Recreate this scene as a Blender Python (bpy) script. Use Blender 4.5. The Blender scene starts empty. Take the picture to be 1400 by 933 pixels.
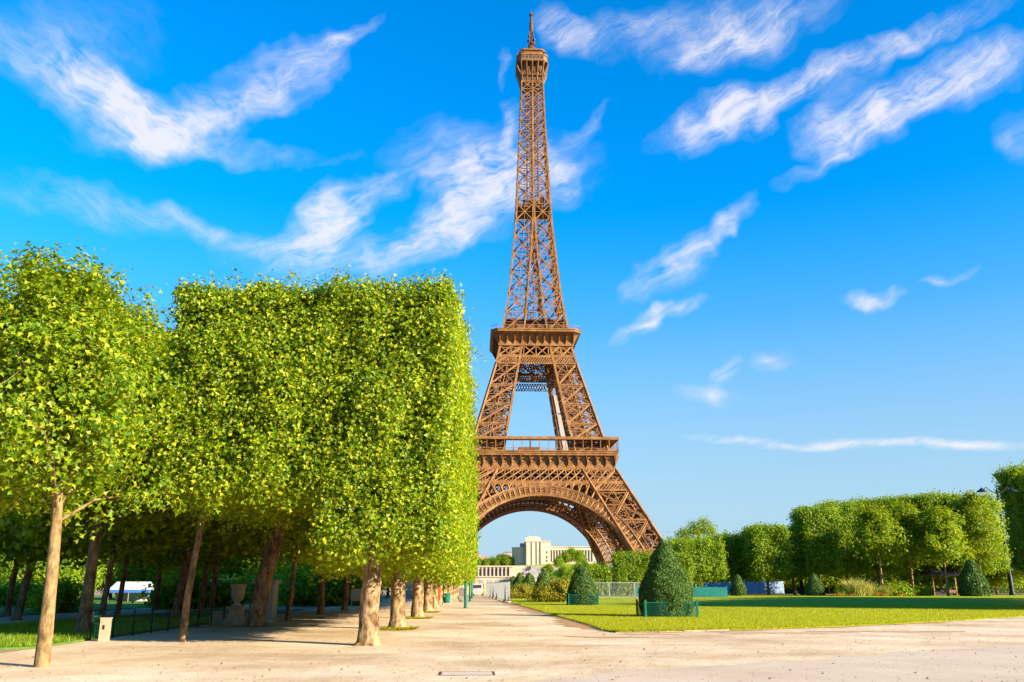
import bpy, math, random
import numpy as np
from math import radians as R, sin, cos, tan, pi, atan, atan2, sqrt

# ------------------------------------------------------------------ camera, world, sun, exposure
scn = bpy.context.scene
C = scn.collection
F_PX, PITCH, CAM_H = 1182.0, R(15.8), 1.6          # focal length in photo pixels (1400 wide)
cam_d = bpy.data.cameras.new('camera'); cam = bpy.data.objects.new('camera', cam_d); C.objects.link(cam)
cam_d.sensor_width = 36.0; cam_d.lens = 36.0 * F_PX / 1400.0
cam_d.clip_start = 0.1; cam_d.clip_end = 20000
cam.location = (0, 0, CAM_H); cam.rotation_euler = (R(90) + PITCH, 0, 0)
scn.camera = cam

SUN_EL, SUN_AZ = R(19), R(121)                      # azimuth clockwise from +Y
scn.view_settings.view_transform = 'Standard'; scn.view_settings.look = 'None'
scn.view_settings.gamma = 1; scn.view_settings.use_curve_mapping = False
scn.view_settings.exposure = 1.75
SKY_STRENGTH = 0.093
sd = bpy.data.lights.new('sun', 'SUN'); sd.energy = 5.0; sd.angle = R(0.5); sd.color = (1.0, 0.84, 0.60)
sun = bpy.data.objects.new('sun', sd); C.objects.link(sun)
sun.rotation_euler = (R(90) - SUN_EL, 0, pi - SUN_AZ)

CLOUDS = [(-29.4,28.4,-21,6.5,2.3,.7),(-26.3,28.3,-30,4.1,1.6,1),(-22.9,27.5,18,5.5,2.2,.8),(-17.2,31.2,31,6.1,2.1,.85),
 (-12.3,34.5,28,3.1,.7,.6),(-20.7,26.4,6,9.6,.8,.35),(-30.2,31.3,9,6.2,3.2,.25),(-27.9,22.1,-4,7.4,1.6,.4),(-20.6,21.5,-12,6,1,.5),
 (-13.1,20.7,3,7.1,1.9,.55),(-12.9,23.3,34,4.2,2.1,1),(-9.7,25.6,15,3.4,.9,.4),(-6.2,22.2,27,4.9,1.8,.75),(-2.3,25.4,26,5.5,3.3,.75),
 (-1.6,27.3,-3,8.5,2.9,.55),(-.1,29.9,-73,2.1,1,.5),(3.7,26.2,-54,1.6,2.1,.6),(5.4,29.5,33,2.8,.7,.35),(-.6,33.4,-82,1.1,.5,.4),
 (3.8,35.6,-27,2.9,1.3,.7),(8.3,35,7,4,1.6,.5),(15.2,34.4,1,6.1,2.5,.6),(18.4,34.3,9,6.9,1.6,.5),(15.3,29.2,11,5.3,1.9,1),
 (21.9,30.7,10,5.8,1.3,.7),(29,32,8,6,.9,.6),(24.7,28.1,13,5.3,2,1),(30.8,29.3,9,5.1,2,.9),(21.9,26,25,4,.8,.45),
 (11,20.2,22,3.6,1.6,.8),(14.6,22.5,36,3.3,.8,.6),(8.8,16.8,32,2.2,.8,.8),(11.3,17.6,5,2.5,.6,.6),(13.1,11.9,-12,2.1,.8,.6),
 (14.2,13.4,36,1.3,.9,.6),(17.2,13.8,2,1.7,.8,.6),(23.5,17,-1,2.4,.5,.7),(28.3,17.9,3,1.8,.5,.5),(15.2,8.8,-8,4,.35,.8),
 (21.5,8.4,0,5.2,.4,.8),(27.7,8,-7,4.4,.4,.9),(33.3,25.2,-91,1.8,1.6,.4)]   # cirrus: azimuth, elevation, tilt, half length, half width (degrees), density

def ramp(nt, fac, stops):
    r = nt.nodes.new('ShaderNodeValToRGB'); e = r.color_ramp.elements
    while len(e) > 1: e.remove(e[-1])
    e[0].position = stops[0][0]; e[0].color = (*stops[0][1], 1)
    for p, c in stops[1:]:
        x = e.new(p); x.color = (*c, 1)
    nt.links.new(fac, r.inputs['Fac']); return r.outputs['Color']
def build_world():
    w = bpy.data.worlds.new('World'); scn.world = w; w.use_nodes = True
    nt = w.node_tree; nt.nodes.clear(); N = nt.nodes.new; L = nt.links.new
    out = N('ShaderNodeOutputWorld'); bg = N('ShaderNodeBackground'); bg.inputs['Strength'].default_value = SKY_STRENGTH
    L(bg.outputs[0], out.inputs['Surface'])
    sky = N('ShaderNodeTexSky'); sky.sky_type = 'NISHITA'; sky.sun_disc = False
    sky.sun_elevation = SUN_EL; sky.sun_rotation = SUN_AZ
    sky.air_density = 1.0; sky.dust_density = 0.12; sky.ozone_density = 2.0
    hsv = N('ShaderNodeHueSaturation'); hsv.inputs['Hue'].default_value = 0.506
    hsv.inputs['Saturation'].default_value = 1.62; hsv.inputs['Value'].default_value = 1.2
    L(sky.outputs[0], hsv.inputs['Color'])
    tc = N('ShaderNodeTexCoord'); sep = N('ShaderNodeSeparateXYZ'); L(tc.outputs['Generated'], sep.inputs[0])
    def math(op, a, b=None, c=None):
        n = N('ShaderNodeMath'); n.operation = op
        for i, v in enumerate((a, b, c)):
            if v is None: continue
            if isinstance(v, (int, float)): n.inputs[i].default_value = v
            else: L(v, n.inputs[i])
        return n.outputs[0]
    az = math('MULTIPLY', math('ARCTAN2', sep.outputs[0], sep.outputs[1]), 57.2958)
    el = math('MULTIPLY', math('ARCSINE', sep.outputs[2]), 57.2958)
    cmb = N('ShaderNodeCombineXYZ'); L(az, cmb.inputs[0]); L(el, cmb.inputs[1])
    warp = N('ShaderNodeTexNoise'); warp.inputs['Scale'].default_value = 0.33; warp.inputs['Detail'].default_value = 2.5; warp.inputs['Roughness'].default_value = 0.5
    L(cmb.outputs[0], warp.inputs['Vector'])
    v1 = N('ShaderNodeVectorMath'); v1.operation = 'SUBTRACT'; L(warp.outputs['Color'], v1.inputs[0]); v1.inputs[1].default_value = (.5, .5, .5)
    wa = N('ShaderNodeMapRange'); wa.inputs['From Min'].default_value = 7; wa.inputs['From Max'].default_value = 18; wa.inputs['To Min'].default_value = .22; L(el, wa.inputs['Value'])
    vs = N('ShaderNodeVectorMath'); vs.operation = 'SCALE'; L(v1.outputs[0], vs.inputs[0]); L(wa.outputs[0], vs.inputs['Scale']); v1 = vs
    v2 = N('ShaderNodeVectorMath'); v2.operation = 'MULTIPLY_ADD'; L(v1.outputs[0], v2.inputs[0]); v2.inputs[1].default_value = (5.0, 3.0, 0); L(cmb.outputs[0], v2.inputs[2])
    pos = v2.outputs[0]
    v3 = N('ShaderNodeVectorMath'); v3.operation = 'MULTIPLY_ADD'; L(v1.outputs[0], v3.inputs[0]); v3.inputs[1].default_value = (2.6, 1.7, 0); L(cmb.outputs[0], v3.inputs[2])
    hz = N('ShaderNodeMapRange'); hz.interpolation_type = 'SMOOTHSTEP'; hz.inputs['From Min'].default_value = -4; hz.inputs['From Max'].default_value = 26
    hz.inputs['To Min'].default_value = .38; hz.inputs['To Max'].default_value = .95; L(el, hz.inputs['Value'])
    hm_ = N('ShaderNodeVectorMath'); hm_.operation = 'SCALE'; L(hsv.outputs[0], hm_.inputs[0]); L(hz.outputs[0], hm_.inputs['Scale'])
    acc = None
    for (a, e, t, l, wd, k) in CLOUDS:
        m = N('ShaderNodeMapping'); m.vector_type = 'TEXTURE'
        m.inputs['Location'].default_value = (a, e, 0); m.inputs['Rotation'].default_value = (0, 0, R(t)); m.inputs['Scale'].default_value = (l * 1.1, wd * 1.08, 1)
        L(pos, m.inputs['Vector'])
        ln = N('ShaderNodeVectorMath'); ln.operation = 'LENGTH'; L(m.outputs[0], ln.inputs[0])
        s = N('ShaderNodeMath'); s.operation = 'SUBTRACT'; s.use_clamp = True; s.inputs[0].default_value = 1.0; L(ln.outputs['Value'], s.inputs[1])
        acc = math('MULTIPLY', s.outputs[0], k) if acc is None else math('MULTIPLY_ADD', s.outputs[0], k, acc)
    def fibre(rot, sc):
        m = N('ShaderNodeMapping'); m.vector_type = 'TEXTURE'; m.inputs['Rotation'].default_value = (0, 0, R(rot)); m.inputs['Scale'].default_value = (2.8, .66, 1)
        L(v3.outputs[0], m.inputs['Vector'])
        n = N('ShaderNodeTexNoise'); n.inputs['Scale'].default_value = sc; n.inputs['Detail'].default_value = 9; n.inputs['Roughness'].default_value = 0.72
        L(m.outputs[0], n.inputs['Vector']); return n.outputs['Fac']
    f1 = fibre(22, 1.1); f2 = fibre(-24, 1.1)
    side = N('ShaderNodeMapRange'); side.inputs['From Min'].default_value = -26; side.inputs['From Max'].default_value = -16; L(az, side.inputs['Value'])
    mx = N('ShaderNodeMix'); mx.data_type = 'FLOAT'; L(side.outputs[0], mx.inputs['Factor']); L(f2, mx.inputs[2]); L(f1, mx.inputs[3])
    pn = N('ShaderNodeTexNoise'); pn.inputs['Scale'].default_value = .42; pn.inputs['Detail'].default_value = 4; pn.inputs['Roughness'].default_value = .55; L(pos, pn.inputs['Vector'])
    tex = math('ADD', math('MULTIPLY_ADD', math('SUBTRACT', mx.outputs[0], .5), 2.6, .86), math('MULTIPLY', math('SUBTRACT', pn.outputs['Fac'], .5), 2.0))
    d = math('MULTIPLY', math('MINIMUM', acc, 1.05), tex)
    sm = N('ShaderNodeMapRange'); sm.interpolation_type = 'SMOOTHSTEP'; sm.inputs['From Min'].default_value = -.12; sm.inputs['From Max'].default_value = 1.15
    sm.inputs['To Min'].default_value = -.03; sm.inputs['To Max'].default_value = .84; sm.clamp = True; L(d, sm.inputs['Value'])
    mc = N('ShaderNodeMix'); mc.data_type = 'RGBA'; L(math('MAXIMUM', sm.outputs[0], 0.0), mc.inputs['Factor']); tn = N('ShaderNodeMix'); tn.data_type = 'RGBA'; tn.blend_type = 'MULTIPLY'; tn.inputs['Factor'].default_value = 1
    tr_ = ramp(nt, hz.outputs[0], [(.38, (1.0, .90, 1.0)), (.62, (1.05, .96, 1)), (.85, (1, 1, 1))]); L(hm_.outputs[0], tn.inputs[6]); L(tr_, tn.inputs[7]); 
    hf = N('ShaderNodeMapRange'); hf.interpolation_type = 'SMOOTHSTEP'; hf.inputs['From Min'].default_value = -1; hf.inputs['From Max'].default_value = 25; hf.inputs['To Min'].default_value = .92; hf.inputs['To Max'].default_value = 0; L(el, hf.inputs['Value'])
    hx = N('ShaderNodeMix'); hx.data_type = 'RGBA'; L(hf.outputs[0], hx.inputs['Factor']); L(tn.outputs[2], hx.inputs[6]); hx.inputs[7].default_value = (1.35, 2.15, 2.80, 1)   # pale haze low in the sky
    L(hx.outputs[2], mc.inputs[6])
    mc.inputs[7].default_value = (3.25, 3.1, 3.2, 1)
    L(mc.outputs[2], bg.inputs['Color'])
build_world()

# ------------------------------------------------------------------ helpers
rng = np.random.default_rng(7)
def px_x(px, Y, z=0.0): return (px - 700.0) / F_PX * (Y * cos(PITCH) + (z - CAM_H) * sin(PITCH))   # bearing read off the photo, at Y metres
def px_z(py, Y): return CAM_H + Y * tan(PITCH + atan((466.5 - py) / F_PX))

def tag(o, label=None, cat=None, group=None, kind=None):
    if label: o['label'] = label
    if cat: o['category'] = cat
    if group: o['group'] = group
    if kind: o['kind'] = kind
    return o
def thing(name, label, cat, loc=(0, 0, 0), rotz=0.0, group=None):
    o = bpy.data.objects.new(name, None); C.objects.link(o); o.empty_display_size = .3
    o.location = loc; o.rotation_euler = (0, 0, rotz)
    return tag(o, label, cat, group)
def add_obj(name, me, parent=None, loc=None, rotz=None, scale=None):
    o = bpy.data.objects.new(name, me); C.objects.link(o)
    if parent is not None: o.parent = parent
    if loc is not None: o.location = loc
    if rotz is not None: o.rotation_euler = (0, 0, rotz)
    if scale is not None: o.scale = scale
    return o

class MB:
    """collects vertices and faces for one mesh"""
    def __init__(s): s.v = []; s.t = []; s.q = []; s.n = 0
    def add(s, v, tris=None, quads=None):
        v = np.asarray(v, float).reshape(-1, 3)
        if tris is not None and len(tris): s.t.append(np.asarray(tris, int) + s.n)
        if quads is not None and len(quads): s.q.append(np.asarray(quads, int) + s.n)
        s.v.append(v); s.n += len(v)
    def beams(s, P, Q, w, d=None, caps=False):
        """square-section bars from P to Q"""
        P = np.asarray(P, float).reshape(-1, 3); Q = np.asarray(Q, float).reshape(-1, 3)
        d = w if d is None else d
        ax = Q - P; ln = np.linalg.norm(ax, axis=1, keepdims=True); ax = ax / np.maximum(ln, 1e-9)
        ref = np.where(np.abs(ax[:, 2:3]) > .95, np.array([[1., 0, 0]]), np.array([[0, 0, 1.]]))
        u = np.cross(ref, ax); u /= np.linalg.norm(u, axis=1, keepdims=True); v = np.cross(ax, u)
        w = np.broadcast_to(np.asarray(w, float), (len(P),))[:, None] / 2; d = np.broadcast_to(np.asarray(d, float), (len(P),))[:, None] / 2
        c = [(-1, -1), (1, -1), (1, 1), (-1, 1)]
        V = np.stack([P + a * u * w + b * v * d for a, b in c] + [Q + a * u * w + b * v * d for a, b in c], 1)
        qd = [[0, 1, 5, 4], [1, 2, 6, 5], [2, 3, 7, 6], [3, 0, 4, 7]] + ([[3, 2, 1, 0], [4, 5, 6, 7]] if caps else [])
        qd = np.array(qd)
        s.add(V.reshape(-1, 3), quads=(qd[None] + (np.arange(len(P)) * 8)[:, None, None]).reshape(-1, 4))
    def beam(s, p, q, w, d=None, caps=True): s.beams([p], [q], w, d, caps)
    def box(s, c, h, rz=0.0, taper=1.0):
        """centre c, half sizes h"""
        x, y, z = h; V = []
        for k, f in ((-1, 1.0), (1, taper)):
            for a, b in ((-1, -1), (1, -1), (1, 1), (-1, 1)):
                px, py = a * x * f, b * y * f
                V.append((c[0] + px * cos(rz) - py * sin(rz), c[1] + px * sin(rz) + py * cos(rz), c[2] + k * z))
        s.add(V, quads=[[3, 2, 1, 0], [4, 5, 6, 7], [0, 1, 5, 4], [1, 2, 6, 5], [2, 3, 7, 6], [3, 0, 4, 7]])
    def lathe(s, prof, n=16, c=(0, 0, 0), rot=0.0):
        V = [(c[0] + r * cos(rot + 2 * pi * k / n), c[1] + r * sin(rot + 2 * pi * k / n), c[2] + z) for r, z in prof for k in range(n)]
        qd = [[i * n + k, i * n + (k + 1) % n, (i + 1) * n + (k + 1) % n, (i + 1) * n + k] for i in range(len(prof) - 1) for k in range(n)]
        m = len(V); V += [(c[0], c[1], c[2] + prof[0][1]), (c[0], c[1], c[2] + prof[-1][1])]
        tr = [[m, (k + 1) % n, k] for k in range(n)] + [[m + 1, (len(prof) - 1) * n + k, (len(prof) - 1) * n + (k + 1) % n] for k in range(n)]
        s.add(V, tris=tr, quads=qd)
    def tube(s, pts, rad, n=10, jitter=0.0, flare=0.0, g=rng):
        pts = np.asarray(pts, float); V = []; m = len(pts)
        for i in range(m):
            t = pts[min(i + 1, m - 1)] - pts[max(i - 1, 0)]; t /= np.linalg.norm(t)
            ref = np.array([1., 0, 0]) if abs(t[0]) < .8 else np.array([0, 1., 0])
            u = np.cross(t, ref); u /= np.linalg.norm(u); w = np.cross(t, u)
            for k in range(n):
                a = 2 * pi * k / n; r = rad[i] * (1 + jitter * (g.random() - .5))
                if flare and i < 3: r *= 1 + flare * ((3 - i) / 3) ** 1.5 * (.6 + .6 * cos(5 * a + 1.0))
                V.append(pts[i] + (u * cos(a) + w * sin(a)) * r)
        qd = [[i * n + k, i * n + (k + 1) % n, (i + 1) * n + (k + 1) % n, (i + 1) * n + k] for i in range(m - 1) for k in range(n)]
        V.append(pts[-1]); e = len(V) - 1
        s.add(V, tris=[[e, (m - 1) * n + k, (m - 1) * n + (k + 1) % n] for k in range(n)], quads=qd)
    def mesh(s, name, mat, smooth=False):
        V = np.concatenate(s.v); me = bpy.data.meshes.new(name)
        T = np.concatenate(s.t) if s.t else np.zeros((0, 3), int); Q = np.concatenate(s.q) if s.q else np.zeros((0, 4), int)
        li = np.concatenate([T.ravel(), Q.ravel()]).astype(np.int32)
        ls = np.concatenate([np.arange(len(T)) * 3, len(T) * 3 + np.arange(len(Q)) * 4]).astype(np.int32)
        me.vertices.add(len(V)); me.vertices.foreach_set('co', V.astype(np.float32).ravel())
        me.loops.add(len(li)); me.loops.foreach_set('vertex_index', li)
        me.polygons.add(len(ls)); me.polygons.foreach_set('loop_start', ls)
        me.polygons.foreach_set('use_smooth', np.full(len(ls), smooth, bool))
        me.update(calc_edges=True); me.materials.append(mat); return me
    def build(s, name, mat, parent=None, smooth=False, loc=None):
        return add_obj(name, s.mesh(name, mat, smooth), parent, loc)
def box_part(name, c, h, mat, parent, rz=0.0, taper=1.0):
    m = MB(); m.box(c, h, rz, taper); return m.build(name, mat, parent)

# ------------------------------------------------------------------ materials
def new_mat(name):
    m = bpy.data.materials.new(name); m.use_nodes = True; nt = m.node_tree
    b = nt.nodes['Principled BSDF']; b.inputs['Specular IOR Level'].default_value = .15; return m, nt, b
def noise(nt, scale, detail=5, rough=.6, vec=None, coord='Object'):
    n = nt.nodes.new('ShaderNodeTexNoise'); n.inputs['Scale'].default_value = scale; n.inputs['Detail'].default_value = detail; n.inputs['Roughness'].default_value = rough
    if vec is None:
        t = nt.nodes.new('ShaderNodeTexCoord'); vec = t.outputs[coord]
    nt.links.new(vec, n.inputs['Vector']); return n.outputs['Fac']
def bump(nt, b, h, strength=.4, dist=.02):
    n = nt.nodes.new('ShaderNodeBump'); n.inputs['Strength'].default_value = strength; n.inputs['Distance'].default_value = dist
    nt.links.new(h, n.inputs['Height']); nt.links.new(n.outputs[0], b.inputs['Normal'])
def mixc(nt, fac, a, b):
    m = nt.nodes.new('ShaderNodeMix'); m.data_type = 'RGBA'
    if isinstance(fac, float): m.inputs['Factor'].default_value = fac
    else: nt.links.new(fac, m.inputs['Factor'])
    for i, v in ((6, a), (7, b)):
        if isinstance(v, tuple): m.inputs[i].default_value = (*v, 1)
        else: nt.links.new(v, m.inputs[i])
    return m.outputs[2]
def plain(name, c1, c2, scale=3.0, rough=.6, metal=0.0, bmp=.15, bd=.01):
    m, nt, b = new_mat(name); f = noise(nt, scale)
    nt.links.new(ramp(nt, f, [(.3, c1), (.7, c2)]), b.inputs['Base Color'])
    b.inputs['Roughness'].default_value = rough; b.inputs['Metallic'].default_value = metal
    if bmp: bump(nt, b, noise(nt, scale * 6), bmp, bd)
    return m
def leaf_mat(name, stops, trans, tf=.4, gloss=.015):
    m = bpy.data.materials.new(name); m.use_nodes = True; nt = m.node_tree; nt.nodes.clear(); N = nt.nodes.new; L = nt.links.new
    g = N('ShaderNodeNewGeometry'); col = ramp(nt, g.outputs['Random Per Island'], stops)
    oi = N('ShaderNodeObjectInfo'); hs = N('ShaderNodeHueSaturation'); mr = N('ShaderNodeMapRange'); L(oi.outputs['Random'], mr.inputs['Value'])
    mr.inputs['To Min'].default_value = .85; mr.inputs['To Max'].default_value = 1.12; L(mr.outputs[0], hs.inputs['Value']); L(col, hs.inputs['Color'])
    df = N('ShaderNodeBsdfDiffuse'); L(hs.outputs[0], df.inputs['Color'])
    tr = N('ShaderNodeBsdfTranslucent'); tr.inputs['Color'].default_value = (*trans, 1)
    mx = N('ShaderNodeMixShader'); mx.inputs[0].default_value = tf; L(df.outputs[0], mx.inputs[1]); L(tr.outputs[0], mx.inputs[2])
    gl = N('ShaderNodeBsdfGlossy'); gl.inputs['Roughness'].default_value = .45
    m2 = N('ShaderNodeMixShader'); m2.inputs[0].default_value = gloss; L(mx.outputs[0], m2.inputs[1]); L(gl.outputs[0], m2.inputs[2])
    o = N('ShaderNodeOutputMaterial'); L(m2.outputs[0], o.inputs['Surface']); return m

M = {}
M['plane_leaf'] = leaf_mat('plane leaves', [(0, (.03, .085, .003)), (.3, (.095, .185, .004)), (.65, (.22, .30, .008)), (1, (.39, .41, .02))], (.42, .50, .006), .42)
M['young_leaf'] = leaf_mat('young plane leaves', [(0, (.025, .085, .003)), (.3, (.09, .185, .004)), (.65, (.20, .285, .008)), (1, (.36, .38, .02))], (.42, .50, .008), .42)
M['park_leaf'] = leaf_mat('park tree leaves', [(0, (.04, .12, .008)), (.5, (.15, .25, .010)), (1, (.31, .36, .014))], (.36, .48, .010), .5)
M['yew'] = leaf_mat('clipped yew needles', [(0, (.02, .065, .012)), (.55, (.06, .135, .02)), (1, (.15, .22, .05))], (.09, .17, .025), .25)
M['gold_leaf'] = leaf_mat('golden shrub leaves', [(0, (.10, .13, .02)), (.6, (.28, .26, .02)), (1, (.40, .33, .03))], (.40, .36, .02), .4)
M['grass_blade'] = leaf_mat('grass blades', [(0, (.12, .19, .004)), (.6, (.28, .32, .006)), (1, (.42, .37, .010))], (.50, .48, .008), .45)
M['reed'] = leaf_mat('pale ornamental grass', [(0, (.30, .32, .05)), (.6, (.5, .46, .12)), (1, (.62, .55, .2))], (.4, .4, .1), .35)
M['flower'] = leaf_mat('orange flowers', [(0, (.5, .10, .03)), (.5, (.6, .25, .04)), (1, (.55, .45, .1))], (.5, .2, .05), .3)

def bark_mat(name, dark, mid, light):
    m, nt, b = new_mat(name)
    t = nt.nodes.new('ShaderNodeTexCoord'); mp = nt.nodes.new('ShaderNodeMapping'); mp.inputs['Scale'].default_value = (1, 1, .45); nt.links.new(t.outputs['Object'], mp.inputs[0])
    f = noise(nt, 5, 6, .7, mp.outputs[0]); c = ramp(nt, f, [(.38, dark), (.47, mid), (.58, light)])
    vo = nt.nodes.new('ShaderNodeTexVoronoi'); vo.inputs['Scale'].default_value = 9; nt.links.new(mp.outputs[0], vo.inputs['Vector'])
    c2 = ramp(nt, vo.outputs['Distance'], [(.1, (.55, .5, .45)), (.45, (1, 1, 1))])
    mu = nt.nodes.new('ShaderNodeMix'); mu.data_type = 'RGBA'; mu.blend_type = 'MULTIPLY'; mu.inputs['Factor'].default_value = .7
    nt.links.new(c, mu.inputs[6]); nt.links.new(c2, mu.inputs[7]); nt.links.new(mu.outputs[2], b.inputs['Base Color'])
    b.inputs['Roughness'].default_value = .9
    mp2 = nt.nodes.new('ShaderNodeMapping'); mp2.inputs['Scale'].default_value = (1, 1, .25); nt.links.new(t.outputs['Object'], mp2.inputs[0])
    bump(nt, b, noise(nt, 16, 6, .75, mp2.outputs[0]), 1.0, .06); return m
M['bark'] = bark_mat('plane bark', (.07, .04, .02), (.19, .12, .06), (.38, .27, .15))
M['bark_dark'] = bark_mat('brown bark', (.08, .045, .026), (.165, .10, .055), (.26, .17, .09))
M['bark_pale'] = bark_mat('young bark', (.10, .062, .026), (.20, .135, .06), (.31, .215, .10))

def iron_mat(name, c1, c2, c3):
    m, nt, b = new_mat(name); f = noise(nt, .35, 6, .65)
    nt.links.new(ramp(nt, f, [(.3, c1), (.5, c2), (.72, c3)]), b.inputs['Base Color']); b.inputs['Roughness'].default_value = .55; return m
M['iron'] = iron_mat('brown painted iron', (.12, .057, .021), (.20, .097, .034), (.31, .162, .058))
M['iron_dark'] = iron_mat('dark brown iron', (.07, .036, .02), (.10, .05, .026), (.13, .066, .032))
M['grey_clad'] = plain('grey sheet cladding', (.30, .28, .26), (.40, .38, .36), .2, .7, 0, 0)
M['glass_dark'] = plain('dark glazing', (.03, .035, .045), (.06, .065, .08), .3, .15, 0, 0)
M['red_awning'] = plain('red awning', (.45, .05, .04), (.55, .08, .06), .5, .7, 0, 0)
M['stone'] = plain('pale limestone', (.42, .35, .25), (.52, .45, .34), .12, .85, 0, .1)
M['stone_warm'] = plain('weathered stone', (.22, .17, .11), (.36, .29, .20), 4, .9, 0, .5, .02)
M['stone_grey'] = plain('grey stone', (.22, .215, .21), (.32, .31, .30), .2, .85, 0, .1)
M['stucco'] = plain('cream render', (.38, .31, .22), (.46, .38, .28), .2, .9, 0, 0)
M['roof_slate'] = plain('slate roof', (.10, .11, .14), (.16, .17, .20), .4, .6, 0, 0)
M['roof_tile'] = plain('red roof tiles', (.36, .12, .07), (.46, .18, .11), .4, .8, 0, 0)
M['green_paint'] = plain('dark green paint', (.006, .095, .065), (.012, .135, .09), 2, .4, 0, 0)
M['teal_paint'] = plain('teal mesh', (.008, .10, .095), (.018, .15, .135), .5, .5, 0, 0)
M['lamp_paint'] = plain('blue grey paint', (.010, .022, .028), (.018, .034, .04), 1, .45, 0, 0)
M['galv'] = plain('galvanised steel', (.30, .32, .34), (.42, .44, .46), 2, .45, .4, 0)
M['pale_blue'] = plain('pale blue boards', (.22, .31, .46), (.30, .39, .54), .6, .7, 0, 0)
M['white_cloth'] = plain('white canvas', (.34, .35, .38), (.44, .45, .47), .6, .8, 0, 0)
M['blue_cloth'] = plain('blue canvas', (.03, .12, .42), (.05, .17, .50), .6, .7, 0, 0)
M['dark_roof'] = plain('dark roof felt', (.03, .028, .035), (.05, .048, .055), 1, .8, 0, 0)
M['ochre_board'] = plain('ochre boards', (.50, .29, .09), (.60, .37, .14), .8, .8, 0, 0)
M['cream_paint'] = plain('cream enamel', (.26, .23, .16), (.33, .29, .21), 3, .6, 0, 0)
M['black_metal'] = plain('black metal', (.01, .012, .012), (.02, .022, .022), 2, .5, 0, 0)
M['concrete'] = plain('concrete', (.42, .36, .28), (.54, .46, .36), 6, .9, 0, .3, .005)
M['wood'] = plain('bench wood', (.16, .09, .04), (.24, .14, .07), 4, .7, 0, 0)
M['red_paint'] = plain('red paint', (.40, .05, .02), (.50, .08, .03), 2, .6, 0, 0)

def sand_mat():
    m, nt, b = new_mat('sandy gravel'); b.inputs['Roughness'].default_value = .95
    base = ramp(nt, noise(nt, .22, 6, .65), [(.36, (.46, .33, .20)), (.5, (.61, .465, .305)), (.64, (.74, .60, .43))])
    fine = ramp(nt, noise(nt, 28, 4, .75), [(.3, (.70, .66, .6)), (.55, (1, 1, 1)), (.8, (1.1, 1.08, 1.05))])
    mu = nt.nodes.new('ShaderNodeMix'); mu.data_type = 'RGBA'; mu.blend_type = 'MULTIPLY'; mu.inputs['Factor'].default_value = .8
    nt.links.new(base, mu.inputs[6]); nt.links.new(fine, mu.inputs[7])
    t = nt.nodes.new('ShaderNodeTexCoord'); mp = nt.nodes.new('ShaderNodeMapping'); mp.inputs['Scale'].default_value = (.35, 1.1, 1); nt.links.new(t.outputs['Object'], mp.inputs[0])
    grit = nt.nodes.new('ShaderNodeTexVoronoi'); grit.inputs['Scale'].default_value = 7; nt.links.new(t.outputs['Object'], grit.inputs['Vector'])
    gm_ = nt.nodes.new('ShaderNodeMix'); gm_.data_type = 'RGBA'; gm_.blend_type = 'MULTIPLY'; gm_.inputs['Factor'].default_value = .5
    nt.links.new(ramp(nt, grit.outputs['Distance'], [(.05, (.55, .5, .45)), (.22, (1, 1, 1))]), gm_.inputs[7]); nt.links.new(mu.outputs[2], gm_.inputs[6]); mu = gm_
    damp = nt.nodes.new('ShaderNodeMapRange'); damp.interpolation_type = 'SMOOTHSTEP'; damp.inputs['From Min'].default_value = .57; damp.inputs['From Max'].default_value = .69; damp.inputs['To Max'].default_value = .75
    nt.links.new(noise(nt, .28, 5, .6, mp.outputs[0]), damp.inputs['Value'])
    c = mixc(nt, damp.outputs[0], mu.outputs[2], (.40, .26, .135))
    nt.links.new(c, b.inputs['Base Color']); ad = nt.nodes.new('ShaderNodeMath'); ad.operation = 'MULTIPLY_ADD'; nt.links.new(noise(nt, 2.6, 5, .62), ad.inputs[0]); ad.inputs[1].default_value = 2.2; nt.links.new(noise(nt, 22, 6, .8), ad.inputs[2])
    bump(nt, b, ad.outputs[0], .6, .035); return m
M['sand'] = sand_mat()
def earth_mat():
    m, nt, b = new_mat('bare earth'); b.inputs['Roughness'].default_value = .95
    nt.links.new(ramp(nt, noise(nt, .3, 6), [(.3, (.22, .15, .09)), (.7, (.36, .26, .17))]), b.inputs['Base Color']); bump(nt, b, noise(nt, 14, 5), .5, .03); return m
M['earth'] = earth_mat()
def lawn_mat():
    m, nt, b = new_mat('mown lawn'); b.inputs['Roughness'].default_value = .9
    a = ramp(nt, noise(nt, .12, 6, .65), [(.3, (.17, .25, .005)), (.52, (.31, .345, .007)), (.72, (.45, .40, .012))])
    f = ramp(nt, noise(nt, 1.3, 7, .78), [(.32, (.55, .68, .5)), (.5, (.95, 1.0, .9)), (.68, (1.15, 1.02, .95))])
    mu = nt.nodes.new('ShaderNodeMix'); mu.data_type = 'RGBA'; mu.blend_type = 'MULTIPLY'; mu.inputs['Factor'].default_value = .9
    nt.links.new(a, mu.inputs[6]); nt.links.new(f, mu.inputs[7]); nt.links.new(mu.outputs[2], b.inputs['Base Color'])
    bump(nt, b, noise(nt, 16, 6, .85), 1.0, .12); return m
M['lawn'] = lawn_mat()
M['shade_lawn'] = plain('shaded long grass', (.035, .11, .012), (.10, .20, .02), 1.2, .9, 0, .8, .05)  # darker lawn green, the shade under the trees is in its colour
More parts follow.
